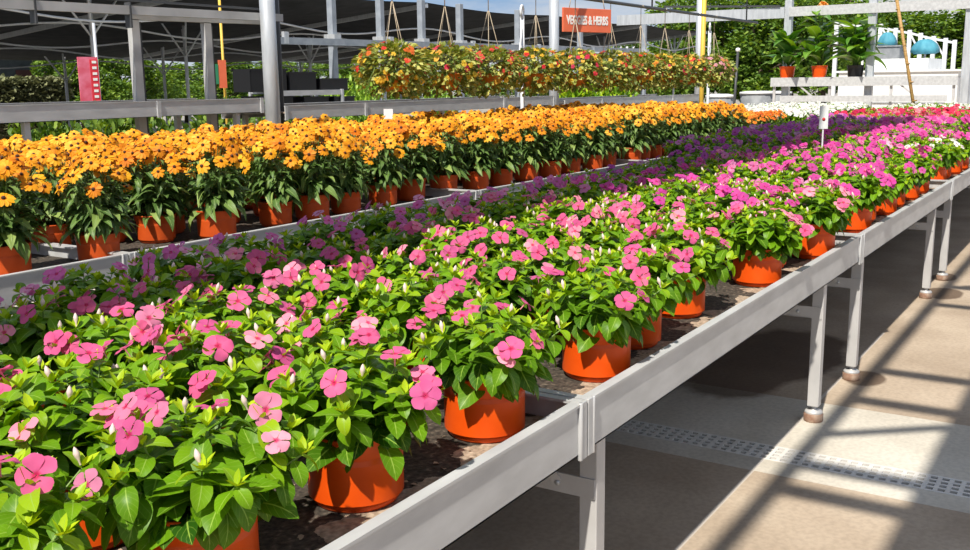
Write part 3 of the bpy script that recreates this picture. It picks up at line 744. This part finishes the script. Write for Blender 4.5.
for k, (dx, z, w, h) in enumerate(((-.75, zs[1], .62, .30), (-.10, zs[1], .52, .26), (.55, zs[1], .60, .17), (-.62, zs[0], .6, .16), (.15, zs[0], .55, .14), (.75, zs[0], .5, .13))):
    tray(mx+dx, z, w, h, .03*(k-2), 'black plastic tray on the %s tier of the rack, %s from the thick post' % (('upper' if k < 3 else 'lower'), ordinal(k % 3+1)))

# ------------------------------------------------------------------ hanging baskets on a pipe above the back of the rear bench
HY = 4.62; HZ = 2.585
t = thing('hanging_pipe', 'dark overhead pipe that the flower baskets hang from', 'pipe', (4.5, HY, HZ))
mb = MB(); mb.tube([(0, 0, 0), (13.5, 0, -.02)], .022, 10); mb.build('pipe', M['dark'], t)
for k in range(4): mb = MB(); mb.tube([(.6+k*4.1, 0, .0), (.6+k*4.1, .0, 1.1)], .012, 6); mb.build('drop_rod', M['dark'], t)
def basket_variant(seed):
    rnd = random.Random(seed); f = MB()
    for i in range(900):
        th = rnd.uniform(0, 2*PI); ph = math.asin(rnd.uniform(-.9, 1)); rr = rnd.uniform(.6, 1.1)
        d = sph(th, ph); p = Vector((d.x*.33*rr, d.y*.33*rr, .03+d.z*(.22 if d.z > 0 else .34)*rr))
        o = Vector((d.x, d.y, d.z*.6+rnd.uniform(-.5, .5)))
        put_leaf(f, SM, p, o, rnd.uniform(.05, .085), rnd.random()**1.1, 0, rnd.uniform(-1, 1))
    for i in range(26):
        th = rnd.uniform(0, 2*PI); f.tube([(0, 0, 0), (.2*math.cos(th), .2*math.sin(th), .1), (.36*math.cos(th), .36*math.sin(th), rnd.uniform(-.25, .2))], .004, 4, 1)
    cl = []
    for k in range(3):
        c = []
        for i in range((44, 22, 16)[k]):
            th = rnd.uniform(0, 2*PI); ph = math.asin(rnd.uniform((-.6, -.3, 0)[k], 1)); d = sph(th, ph)
            m = (d+Vector((0, 0, .3))).normalized().to_track_quat('Z', 'Y').to_matrix().to_4x4() @ Matrix.Scale(rnd.uniform(.75, 1.2), 4)
            m.translation = (d.x*.37, d.y*.37, .03+d.z*(.26 if d.z > 0 else .35)); c.append(m)
        cl.append(c)
    return f.mesh('foliage', [M['bleaf'], M['vstem']]), cl
BF = [vinca_flower_mb(random.Random(340+i)).mesh('flower', [M['bflow']]) for i in range(4)]
BV = [basket_variant(300+i) for i in range(4)]
BPOT = pot_mesh('basket', .17, .11, .16, noisy('orange_basket', (.72, .20, .02), (.80, .27, .03), 8, .5))
hk = MB()
for k in range(4):
    a = k*PI/2+.4; hk.tube([(.165*math.cos(a), .165*math.sin(a), -.02), (.006*math.cos(a), .006*math.sin(a), .60)], .0035, 5)
hk.tube([(0, 0, .59), (0, 0, .80), (.0, 0, .84), (.0, .03, .868), (0, .045, .85)], .005, 6)
HOOK = hk.mesh('hanger', [M['wire']])
bcol = [((.80, .52, .04), (.72, .07, .03), (.72, .20, .03)), ((.80, .58, .05), (.70, .04, .06), (.78, .42, .05)), ((.80, .50, .06), (.75, .12, .05), (.70, .05, .04))]
rnd = random.Random(9)
for i, px in enumerate((394, 446, 489, 536, 575, 610, 640, 664, 688, 713)):
    x = aty(px, 70, HY).x; z = HZ-.868
    r = thing('hanging_basket', 'hanging flower basket above the daisies, %s along the pipe from the thick post' % ordinal(i+1), 'hanging basket', (x, HY, z), rnd.uniform(0, 6), 'hanging baskets over the rear bench')
    f, cl = BV[i % 4]; link('foliage', f, r).scale = (.97, .97, .86); link('hanger', HOOK, r); link('basket', BPOT, r, loc=(0, 0, -.2))
    cc = bcol[i % 3] if i < 9 else ((.75, .35, .38), (.72, .30, .30), (.7, .3, .1))
    for c, k in zip(cl, cc):
        for q_ in c:
            q_ = q_.copy(); q_.translation = (q_.translation.x*.97, q_.translation.y*.97, q_.translation.z*.86); link('flower', BF[rnd.randrange(4)], r, mat=q_, color=k)
# sign
t = thing('hanging_sign', 'orange hanging sign reading VEGGIES & HERBS in white capitals', 'sign', aty(587, 20.5, HY), -.33)
t.location.y = HY-.0
SW, SH = .82, .285
mb = MB(); mb.span(-SW/2, SW/2, -.012, .012, -SH/2, SH/2); mb.build('board', M['sign'], t, bevel=.004)
cu = bpy.data.curves.new('lettering', 'FONT'); cu.body = 'VEGGIES & HERBS'; cu.align_x = 'CENTER'; cu.align_y = 'CENTER'; cu.size = .15; cu.extrude = .002; cu.offset = .005
cu.materials.append(M['lettering']); o = bpy.data.objects.new('lettering', cu); C.objects.link(o); bpy.context.view_layer.update()
lm = bpy.data.meshes.new_from_object(o.evaluated_get(bpy.context.evaluated_depsgraph_get())); bpy.data.objects.remove(o); o = link('lettering', lm, t)
o.rotation_euler = (PI/2, 0, 0); o.location = (0, -.0145, -.005); o.scale = (.60, .95, 1)
for sx in (-.3, .3): mb = MB(); mb.tube([(sx, 0, SH/2), (sx*.9, 0, HZ-t.location.z)], .005, 5); mb.build('hanging_wire', M['wire'], t)
# white shepherd hooks
def hook(px, ytop, Y, label, legs=True):
    p = aty(px, ytop, Y); t = thing('shepherd_hook', label, 'hook', (p.x, Y, 0), .3); h = p.z
    mb = MB(); mb.tube([(0, 0, 0), (0, 0, h-.1)], .028, 8); mb.build('pole', M['white'], t)
    mb = MB(); mb.tube([(.07*math.sin(a), 0, h-.04-.07*math.cos(a)+.0) for a in [2*PI*k/14 for k in range(15)]], .016, 8, cap=False); mb.build('ring', M['white'], t)
    if legs:
        for s in (-1, 1): mb = MB(); mb.tube([(0, 0, h-.15), (s*.28, 0, h-.95)], .012, 6); mb.build('hanger_arm', M['white'], t)
hook(522, 8, 5.3, 'white pole with a ring on top behind the middle hanging baskets')
hook(710, 25, 5.3, 'white pole with a ring on top behind the last hanging basket')
# banners
p = aty(91, 103, 9.4); ptop = aty(91, 57, 9.4); hB = ptop.z-p.z
t = thing('hanging_banner', 'tall narrow pink and red banner hung on a post', 'banner', (p.x, 9.4, p.z), -.35)
mb = MB(); mb.span(-.115, .115, -.012, .012, 0, hB); mb.build('cloth', M['red'], t)
mb = MB(); mb.span(.02, .115, -.017, -.012, .02, hB-.03); mb.build('red_strip', noisy('deep_red_cloth', (.62, .02, .035), (.70, .04, .06), 4, .7), t)
mb = MB()
for k in range(7): mb.span(.045, .095, -.021, -.017, .06+k*hB/8, .06+k*hB/8+.03)
mb.build('faded_lettering', M['lettering'], t)
post(96.5, 9.5, .018, 2.35, 'slim grey post that carries the pink vertical banner', 'post', 'banner_post')
p = aty(221, 88, 10.5); ptop = aty(221, 60, 10.5); hB = ptop.z-p.z
t = thing('hanging_banner', 'small orange-red and green hanging banner seen through the frame', 'banner', (p.x, 10.5, p.z), -.3)
mb = MB(); mb.span(-.02, .10, -.01, .01, 0, hB); mb.build('red_panel', M['sign'], t)
mb = MB(); mb.span(-.13, -.03, -.01, .01, .06, hB-.06); mb.build('green_panel', M['green'], t)
post(223, 10.6, .02, 3.0, 'thin yellow pole above the small orange-red banner', 'yellow', 'banner_pole')

# ------------------------------------------------------------------ far end: cross frame, shelf with tall plants
XE = 25.9
for Y, lab in ((6.32, 'grey post of the end frame behind the tall potted plants'), (4.3, 'grey post of the end frame beside the white building'), (2.16, 'grey post of the end frame at the far right of the shelf')):
    t = thing('end_post', lab.replace('far right', 'aisle end'), 'post', (XE, Y, 0), 0, 'end frame posts'); mb = MB(); mb.span(-.09, .09, -.09, .09, 0, 3.5); mb.build('shaft', M['post'], t, bevel=.01)
    mb = MB(); mb.span(-.14, .14, -.14, .14, 0, .02); mb.build('base_plate', M['post'], t)
t = thing('end_beam', 'pale grey beam over the end frame, above the potted plants', 'beam', (XE-.12, 6.3, 3.2))
mb = MB(); mb.span(-.03, .03, -4.6, -.02, -.1, .13); mb.build('bar', M['metal'], t)
t = thing('end_beam', 'grey beam over the end frame, on the side of the yellow pole', 'beam', (XE-.12, 6.4, 3.2))
mb = MB(); mb.span(-.03, .03, 0, 4.6, -.13, .14); mb.build('bar', M['post'], t)
mb = MB(); mb.beam((-.05, .1, .16), (-.05, 3.2, .3), .03, .05); mb.build('tie_rod', M['dark'], t)
ya, yb = 6.62, 2.28
t = thing('plant_shelf', 'grey metal shelf in front of the white building carrying tall potted plants', 'shelf', (25.6, (ya+yb)/2, 0)); l = (ya-yb)/2
mb = MB(); mb.span(-.02, 0, -l, l, 1.38, 1.60); mb.build('front_rail', M['metal'], t)
mb = MB(); mb.span(0, .62, -l, l, 1.55, 1.58); mb.build('deck', M['metal'], t)
mb = MB(); mb.span(-.02, 0, -l+.2, l-.25, 1.0, 1.15); mb.build('lower_rail', M['metal'], t)
for yy in (-l+.08, -l*.33, l*.33, l-.08): mb = MB(); mb.span(.04, .09, yy-.03, yy+.03, 0, 1.55); mb.build('leg', M['leg'], t)
for yy in (-l*.6, l*.5): mb = MB(); mb.beam((.02, yy, 1.1), (.02, yy+.5, 1.5), .02, .04); mb.build('brace', M['leg'], t)
TALLPOT = pot_mesh('pot', .20, .15, .30, M['pot']); TALLBLACK = pot_mesh('pot', .20, .16, .30, M['blackpot'])
CL = [sheet(5, 8, lance, 1, .24, .25, c, .1) for c in (.5, 1.1, 1.7)]
def canna(px, pot, seed, h, label, flower=None, nst=4):
    rnd = random.Random(seed); y = atx(px, 78, 25.85).y; t = thing('potted_canna', label, 'potted plant', (25.85, y, 1.58), rnd.uniform(0, 6), 'tall potted plants on the shelf')
    link('pot', pot, t); mb = MB(); st = MB()
    for i in range(nst):
        a = i*2.4+rnd.random(); top = Vector((.16*math.cos(a), .16*math.sin(a), h*rnd.uniform(.7, 1)))
        pts = [Vector((.04*math.cos(a), .04*math.sin(a), .22)), Vector((.09*math.cos(a), .09*math.sin(a), h*.5)), top]
        st.tube(pts, [.022, .018, .008], 8)
        for k in range(7):
            q = k/6; p = pts[0].lerp(top, .15+.8*q); b = a+k*2.3+rnd.uniform(-.4, .4)
            put_leaf(mb, rnd.choice(CL), p, Vector((math.cos(b), math.sin(b), rnd.uniform(.5, 1.3))), rnd.uniform(.62, .95)*(1-.3*q), rnd.uniform(.1, .95), 0, rnd.uniform(-.4, .4))
    mb.build('foliage', M['cleaf'], t); st.build('stem', M['rstem'], t)
    if flower:
        c = MB()
        for i in range(9):
            d = sph(rnd.uniform(0, 6.28), rnd.uniform(-.3, 1.4)); m = d.to_track_quat('Z', 'Y').to_matrix().to_4x4() @ Matrix.Scale(4.2, 4); m.translation = Vector((.06, .04, h+.12))+d*.07; vinca_flower_mb(rnd, c, m)
        o = c.build('flower_cluster', M['bflow'], t); o.color = (*flower, 1)
        mb = MB(); mb.tube([(.05, .03, h*.8), (.06, .04, h+.1)], .012, 6); mb.build('flower_stalk', M['rstem'], t)
canna(787, TALLPOT, 1, 1.05, 'broad-leaved plant in an orange pot, shortest on the shelf', None, 5)
canna(819, TALLPOT, 2, 1.6, 'tall broad-leaved plant topped by a yellow-orange flower on the shelf', (.85, .38, .03), 5)
canna(855, TALLBLACK, 3, 1.35, 'broad-leaved plant in a black pot on the shelf', None, 7)
# leaning bamboo pole, globe lamp, plant tags
a = atx(897, 0, 20.3); b = atx(918, 110, 20.0)
t = thing('bamboo_pole', 'brown bamboo pole leaning up from the white flowers', 'pole', b)
d = a-b; mb = MB(); mb.tube([(0, 0, -.3), d*.5+Vector((0, .03, 0)), d*1.05], .03, 8); mb.build('cane', M['wood'], t)
mb = MB()
for k in range(6):
    p = d*(k+.5)/6+Vector((0, .02, 0)); mb.tube([p-d*.004, p+d*.004], .036, 8)
mb.build('node', M['wood'], t)
p = aty(733, 102, 7.6); q = aty(738, 50, 7.6)
t = thing('garden_lamp', 'leaning dark pole with a pale globe on top before the trees', 'lamp', (p.x, 7.6, 0)); q = q-t.location
mb = MB(); mb.tube([(0, 0, 0), q*.98], .035, 8); mb.build('pole', M['dark'], t)
mb = MB(); mb.lathe([(.001, -.06), (.05, -.04), (.065, 0), (.05, .045), (.001, .06)], 12, 0, q[:]); mb.build('globe', M['ball'], t)
def tagstake(p, h, w, hh, label, rz=-1.0):
    t = thing('plant_tag', label, 'plant tag', p, rz)
    mb = MB(); mb.span(-.006, .006, -.002, .002, 0, h); mb.build('stake', M['white'], t)
    mb = MB(); mb.span(-w/2, w/2, -.006, -.002, h-hh, h); mb.build('card', M['white'], t, bevel=.001)
    return t
p = aty(823.5, 140, 1.05); z = DZ
tg = tagstake((p.x, 1.05, z), aty(823.5, 106, 1.05).z-z, .075, .19, 'white plant tag with a red mark standing up from the vincas')
tg.location.x = aty(823.5, 120, 1.05).x
mb = MB(); mb.lathe([(.0005, 0), (.014, 0), (.014, .002), (.0005, .002)], 12); o = mb.build('red_mark', noisy('red_print', (.6, .03, .04), (.65, .05, .05), 5, .6), tg)
o.rotation_euler = (PI/2, 0, 0); o.location = (0, -.006, tg.children[0].dimensions.z+.0); o.location.z = (aty(823.5, 106, 1.05).z-z)-.11
p = aty(388.5, 117, 4.25)
tagstake((p.x, 4.25, DZ), aty(388.5, 109, 4.25).z-DZ, .08, .13, 'white price card standing up out of the yellow daisies')

# white building, white frame and turquoise shapes beyond the shelf
def atd(px, py, X): return atx(px, py, X)
y0 = atx(957, 90, 33).y; y1 = atx(838, 90, 33).y; z1 = atx(900, 72, 33).z
t = thing('white_building', 'low white building beyond the shelf', 'building', (33, (y0+y1)/2, 0)); l = (y1-y0)/2
mb = MB(); mb.span(0, 6, -l, l, 0, z1); mb.build('wall', M['wall'], t)
mb = MB(); mb.span(-.06, 6, -l-.1, l+.1, z1, z1+.06); mb.build('coping', M['white'], t)
mb = MB(); mb.span(1.2, 4, l-2.4, l-.8, z1+.06, z1+.42); mb.build('roof_box', M['wall'], t)
mb = MB(); mb.span(-.03, 0, -l+.3, l-.3, z1*.45, z1*.47); mb.build('groove', M['grey'], t)
t = thing('terrace_railing', 'row of white uprights joined by rails on the far terrace', 'railing', (40, (y0+y1)/2, 0)); oy = (y0+y1)/2
pts = [(837, 22), (881, 24), (896, 28), (910, 30), (921, 33), (934, 36), (946, 38), (955, 40)]
for px, yt in pts: p = atx(px, yt, 40); mb = MB(); mb.span(-.07, .07, p.y-oy-.07, p.y-oy+.07, 0, p.z); mb.build('upright', M['white'], t)
for k in range(len(pts)-1):
    a = atx(pts[k][0], pts[k][1]+3, 40); b = atx(pts[k+1][0], pts[k+1][1]+3, 40)
    mb = MB(); mb.beam((0, a.y-oy, a.z), (0, b.y-oy, b.z), .06, .08); mb.build('rail', M['white'], t)
    if k % 2: mb = MB(); mb.beam((0, a.y-oy, a.z), (0, b.y-oy, b.z-.6), .05, .06); mb.build('brace', M['white'], t)
for k, (px, yt, yb_, w_) in enumerate(((864, 34, 48, .42), (888, 32, 47, .38), (926, 39, 54, .55))):
    a = atx(px, yt, 39); b = atx(px, yb_, 39)
    t = thing('closed_parasol', 'turquoise folded parasol by the white uprights, %s from the tall plants' % ordinal(k+1), 'parasol', (39, a.y, 0), k, 'turquoise parasols')
    mb = MB(); n = 18; V = []
    hh_ = a.z-b.z; prof = [(.03, a.z), (.34, a.z-.06*hh_), (.62, a.z-.3*hh_), (.78, a.z-.6*hh_), (.82, a.z-.85*hh_), (.6, b.z)]
    for r_, z_ in prof: V += [(w_*r_*(1+.13*math.cos(6*2*PI*j/n))*math.cos(2*PI*j/n), w_*r_*(1+.13*math.cos(6*2*PI*j/n))*math.sin(2*PI*j/n), z_) for j in range(n)]
    mb.add(V, [(i*n+j, i*n+(j+1) % n, (i+1)*n+(j+1) % n, (i+1)*n+j) for i in range(len(prof)-1) for j in range(n)]+[tuple(range(n))])
    mb.build('canopy', M['blue'], t); mb = MB(); mb.tube([(0, 0, 0), (0, 0, a.z+.05)], .04, 8); mb.build('pole', M['white'], t)
p = atx(884, 62, 38); q = atx(884, 47, 38)
t = thing('grey_crate', 'dark grey crate standing on the far terrace by a parasol', 'crate', (38.5, p.y, 0)); mb = MB(); mb.span(-.5, .5, -.5, .5, p.z-.6, q.z); mb.build('box', M['grey'], t, bevel=.03)
mb = MB(); mb.span(-.54, .54, -.54, .54, q.z, q.z+.05); mb.build('lid', M['grey'], t); mb = MB(); mb.span(-.48, .48, -.48, .48, 0, p.z-.6); mb.build('plinth', M['wall'], t)
# small clutter on the yard behind the daisies' far end
for k, (px, Y, w_, yt) in enumerate(((757, 9.5, .55, 91), (777, 9.5, .5, 91), (720, 9, .4, 94))):
    a = aty(px, yt, Y); t = thing('grey_bin', 'grey bin with a pale lid beyond the daisies, %s of the row' % ordinal(k+1), 'bin', (a.x, Y, 0), .4, 'grey bins')
    mb = MB(); mb.lathe([(.001, 0), (w_*.8, 0), (w_, a.z-.1), (.001, a.z-.1)], 16); mb.build('body', M['grey'], t)
    mb = MB(); mb.lathe([(.001, a.z-.1), (w_*1.05, a.z-.1), (w_*1.05, a.z-.03), (w_*.6, a.z), (.001, a.z)], 16); mb.build('lid', M['white'], t)

# ------------------------------------------------------------------ shrubs, hedge, trees
def shrub_mesh(seed, n, leaf, mat, flat=1.):
    rnd = random.Random(seed); mb = MB()
    blobs = [(Vector((rnd.uniform(-.5, .5), rnd.uniform(-.5, .5), rnd.uniform(.25, .72)*flat)), rnd.uniform(.25, .42)) for _ in range(9)]
    for i in range(n):
        c, r = rnd.choice(blobs); d = sph(rnd.uniform(0, 2*PI), math.asin(rnd.uniform(-1, 1)))
        p = c+d*r*rnd.uniform(.7, 1.08)
        if p.z < .02: p.z = rnd.uniform(.02, .2)
        put_leaf(mb, SM, p, d+Vector((rnd.uniform(-.8, .8), rnd.uniform(-.8, .8), rnd.uniform(-.6, .6))), leaf*rnd.uniform(.7, 1.3), rnd.random(), 0, rnd.uniform(-1, 1))
    return mb.mesh('foliage', [M[mat]])
def stems(h):
    mb = MB()
    for k in range(5): a = k*1.3; mb.tube([(0, 0, 0), (.15*math.cos(a)*h, .15*math.sin(a)*h, h*.45), (.3*math.cos(a)*h, .3*math.sin(a)*h, h*.75)], [.025*h, .016*h, .008*h], 6)
    return mb.mesh('stem', [M['trunk']])
STEM = stems(1.)
SHR = {m_: [shrub_mesh(400+i, 1500, .10, m_) for i in range(2)] for m_ in ('lleaf', 'tleaf', 'hleaf', 'vleaf')}
def shrub(x, y, w_, h, mat, label, group=None, k=0):
    t = thing('garden_shrub', label, 'shrub', (x, y, 0), k*1.7, group); t.scale = (w_, w_, h)
    link('foliage', SHR[mat][k % 2], t); link('stem', STEM, t)
shrub(2.75, 5.6, .6, 1.5, 'lleaf', 'bright lime-green shrub behind the near end of the daisies')
for k in range(8): shrub(3.6+k*.75, 7.75, .6, 1.3-.02*(k % 3), 'tleaf', 'dark green shrub under the raised rail, %s along from the lime-green shrub' % ordinal(k+1), 'shrubs under the raised rail', k)
for k, px in enumerate((340, 352, 366, 430)): p = aty(px, 100, 10.2); shrub(p.x, 10.2, .62, 1.55-.1*(k % 2), 'lleaf', 'bright green shrub beside the tray rack, %s along' % ordinal(k+1), 'bright shrubs by the rack', k)
for k, px in enumerate((570, 592, 612)): p = aty(px, 100, 7.6); shrub(p.x, 7.6, .8, 1.42, 'vleaf', 'grassy green plant below the orange sign, %s along' % ordinal(k+1), 'plants below the sign', k)
# hedge and dark shed, far at the left
HYY = 26
hx0 = aty(-30, 90, HYY).x; hx1 = aty(60, 90, HYY).x; hz_ = aty(20, 81, HYY).z
rnd = random.Random(21); mb = MB()
for i in range(4200):
    x = rnd.uniform(hx0, hx1); s_ = rnd.random(); z = rnd.uniform(.1, hz_)*1. if s_ < .6 else hz_*rnd.uniform(.9, 1.04)
    y = HYY-.5+rnd.uniform(-.1, .1) if s_ < .6 else HYY+rnd.uniform(-.5, .5)
    put_leaf(mb, SM, (x, y, z), (rnd.uniform(-1, 1), rnd.uniform(-1.2, .2), rnd.uniform(-.3, 1)), rnd.uniform(.10, .18), rnd.random(), 0, rnd.uniform(-1, 1))
t = thing('clipped_hedge', 'dull olive clipped hedge before the dark shed', 'hedge', (0, 0, 0)); mb.build('foliage', M['hleaf'], t)
mb = MB(); mb.span(hx0, hx1, HYY-.25, HYY+.25, 0, hz_-.12); mb.build('twig_core', M['trunk'], t)
sx0 = aty(-40, 70, 31).x; sx1 = aty(57, 70, 31).x; sz = aty(20, 47, 31).z
t = thing('dark_shed', 'dark shed with a dull red door panel behind the hedge', 'shed', ((sx0+sx1)/2, 31, 0)); l = (sx1-sx0)/2
mb = MB(); mb.span(-l, l, 0, 4, 0, sz); mb.build('wall', M['shed'], t)
mb = MB(); mb.span(-l-.2, l+.2, -.3, 4.2, sz, sz+.12); mb.build('roof', M['cloth'], t)
a, b = aty(16, 75, 31).x-(sx0+sx1)/2, aty(33, 75, 31).x-(sx0+sx1)/2
mb = MB(); mb.span(a, b, -.05, 0, .2, aty(20, 70, 31).z); mb.build('door', M['brick'], t)
def tree_meshes(seed, n, leaf):
    rnd = random.Random(seed); mb = MB(); tr = MB(); blobs = []
    for i in range(22):
        th = rnd.uniform(0, 2*PI); q = rnd.random()**.6; z = rnd.uniform(.18, .92); R_ = .42*math.sin(PI*min(.98, max(.12, z*.85+.08)))
        blobs.append((Vector((R_*q*math.cos(th), R_*q*math.sin(th), z)), rnd.uniform(.09, .17)))
    for i in range(n):
        c, r = rnd.choice(blobs); d = sph(rnd.uniform(0, 2*PI), math.asin(rnd.uniform(-.8, 1)))
        p = c+d*r*rnd.uniform(.75, 1.1)
        V = np.array([(0, 0, 0), (.5, .36, .1), (1, 0, -.05), (.5, -.36, .1)]); A = np.zeros((4, 3)); A[:, 0] = .5; A[:, 2] = min(1, max(0, rnd.gauss(.5, .25)))
        mb.add(xf(V, frame(p, d+Vector((rnd.uniform(-1, 1), rnd.uniform(-1, 1), rnd.uniform(-1, .6))), s=leaf*rnd.uniform(.7, 1.3), roll=rnd.uniform(-1, 1))), [(0, 1, 2), (0, 2, 3)], 0, A, False)
    tr.tube([(0, 0, 0), (.01, 0, .3), (0, .01, .62)], [.028, .02, .008], 8)
    for c, r in blobs[:9]: tr.tube([(0, 0, min(.4, c.z*.5)), c*.6+Vector((0, 0, c.z*.25)), c], [.012, .008, .003], 5)
    return mb.mesh('crown', [M['tleaf']]), tr.mesh('trunk', [M['trunk']])
TR = [tree_meshes(500+i, 9000, .032) for i in range(3)]
def tree(px, d, h, w_, label, group, k):
    dr = _f+_r2*((px-485)/F_PX); dr.z = 0; dr.normalize(); p = CAM+dr*d
    t = thing('broadleaf_tree', label, 'tree', (p.x, p.y, -.02), k*2.1, group); t.scale = (w_, w_, h)
    a, b = TR[k % 3]; link('crown', a, t); link('trunk', b, t)
k = 0
for i, (px, d, h, w_) in enumerate(((668, 60, 4.6, 6.5), (690, 52, 5.2, 7), (722, 50, 5.6, 7.5), (752, 47, 5.4, 7.5), (782, 50, 6.2, 8), (812, 56, 6.6, 8), (838, 66, 6.2, 8), (640, 66, 4.4, 7))):
    tree(px, d, h, w_, 'leafy green tree beyond the daisies and baskets, %s towards the white building' % ordinal(i+1), 'trees beyond the baskets', i)
for i, (px, d, h, w_) in enumerate(((880, 75, 4.6, 9), (905, 70, 5.4, 9), (935, 66, 5.3, 9), (962, 66, 5.0, 9), (990, 66, 5.6, 9), (858, 80, 4.2, 8))):
    tree(px, d, h, w_, 'green tree behind the white building and uprights, %s of that line' % ordinal(i+1), 'trees behind the white building', i)
for i, (px, d, h, w_) in enumerate(((74, 37, 2.6, 3.4), (98, 36, 3.0, 3.8), (120, 37, 3.1, 3.8), (142, 39, 2.9, 3.8), (168, 44, 2.7, 4.5), (198, 47, 2.6, 4.6), (232, 45, 2.9, 4.6), (262, 50, 2.9, 5), (300, 50, 2.8, 5), (332, 56, 2.9, 5.4), (362, 54, 2.7, 5.2), (400, 62, 3.0, 6), (445, 64, 3.0, 6), (490, 68, 3.0, 6), (535, 70, 3.0, 6), (575, 74, 3.1, 6.4), (612, 74, 3.2, 6.4))):
    tree(px, d, h, w_, 'sunlit green tree seen under the dark roof, %s along the yard' % ordinal(i+1), 'trees under the dark roof', i)
#BG1

# ------------------------------------------------------------------ light
w = bpy.data.worlds.new('sky'); sc.world = w; w.use_nodes = True; nt = w.node_tree
bg = nt.nodes['Background']
S = Vector((-.60, -.10, .79)).normalized()
tc = N(nt, 'ShaderNodeTexCoord'); sp = N(nt, 'ShaderNodeSeparateXYZ'); L(nt, tc.outputs['Generated'], sp.inputs[0])
grad = ramp(nt, sp.outputs[2], [(0, (.55, .68, .84)), (.06, (.26, .48, .80)), (.5, (.16, .32, .66))])
mp = N(nt, 'ShaderNodeMapping'); mp.inputs['Scale'].default_value = (1, 1, 3.5); L(nt, tc.outputs['Generated'], mp.inputs[0])
cn = N(nt, 'ShaderNodeTexNoise', i_Scale=2.6, i_Detail=7., i_Roughness=.6); L(nt, mp.outputs[0], cn.inputs['Vector'])
cf = N(nt, 'ShaderNodeMapRange', n_1=.40, n_2=.62, n_3=0., n_4=.9); L(nt, cn.outputs['Fac'], cf.inputs[0])
mx = N(nt, 'ShaderNodeMixRGB'); L(nt, cf.outputs[0], mx.inputs[0]); L(nt, grad, mx.inputs[1]); mx.inputs[2].default_value = (.98, .95, .90, 1)
L(nt, mx.outputs[0], bg.inputs[0]); bg.inputs[1].default_value = .72
sl = bpy.data.lights.new('sun', 'SUN'); sl.energy = 5.3; sl.angle = .018; sl.color = (1, .95, .86)
so = bpy.data.objects.new('sun', sl); C.objects.link(so); so.rotation_euler = S.to_track_quat('Z', 'Y').to_euler(); so.location = (0, 0, 10)

sc.view_settings.view_transform = 'Standard'; sc.view_settings.look = 'None'; sc.view_settings.gamma = 1; sc.view_settings.use_curve_mapping = False
sc.view_settings.exposure = .25
sc.cycles.use_denoising = True
sc.cycles.max_bounces = 8
sc.cycles.transparent_max_bounces = 4
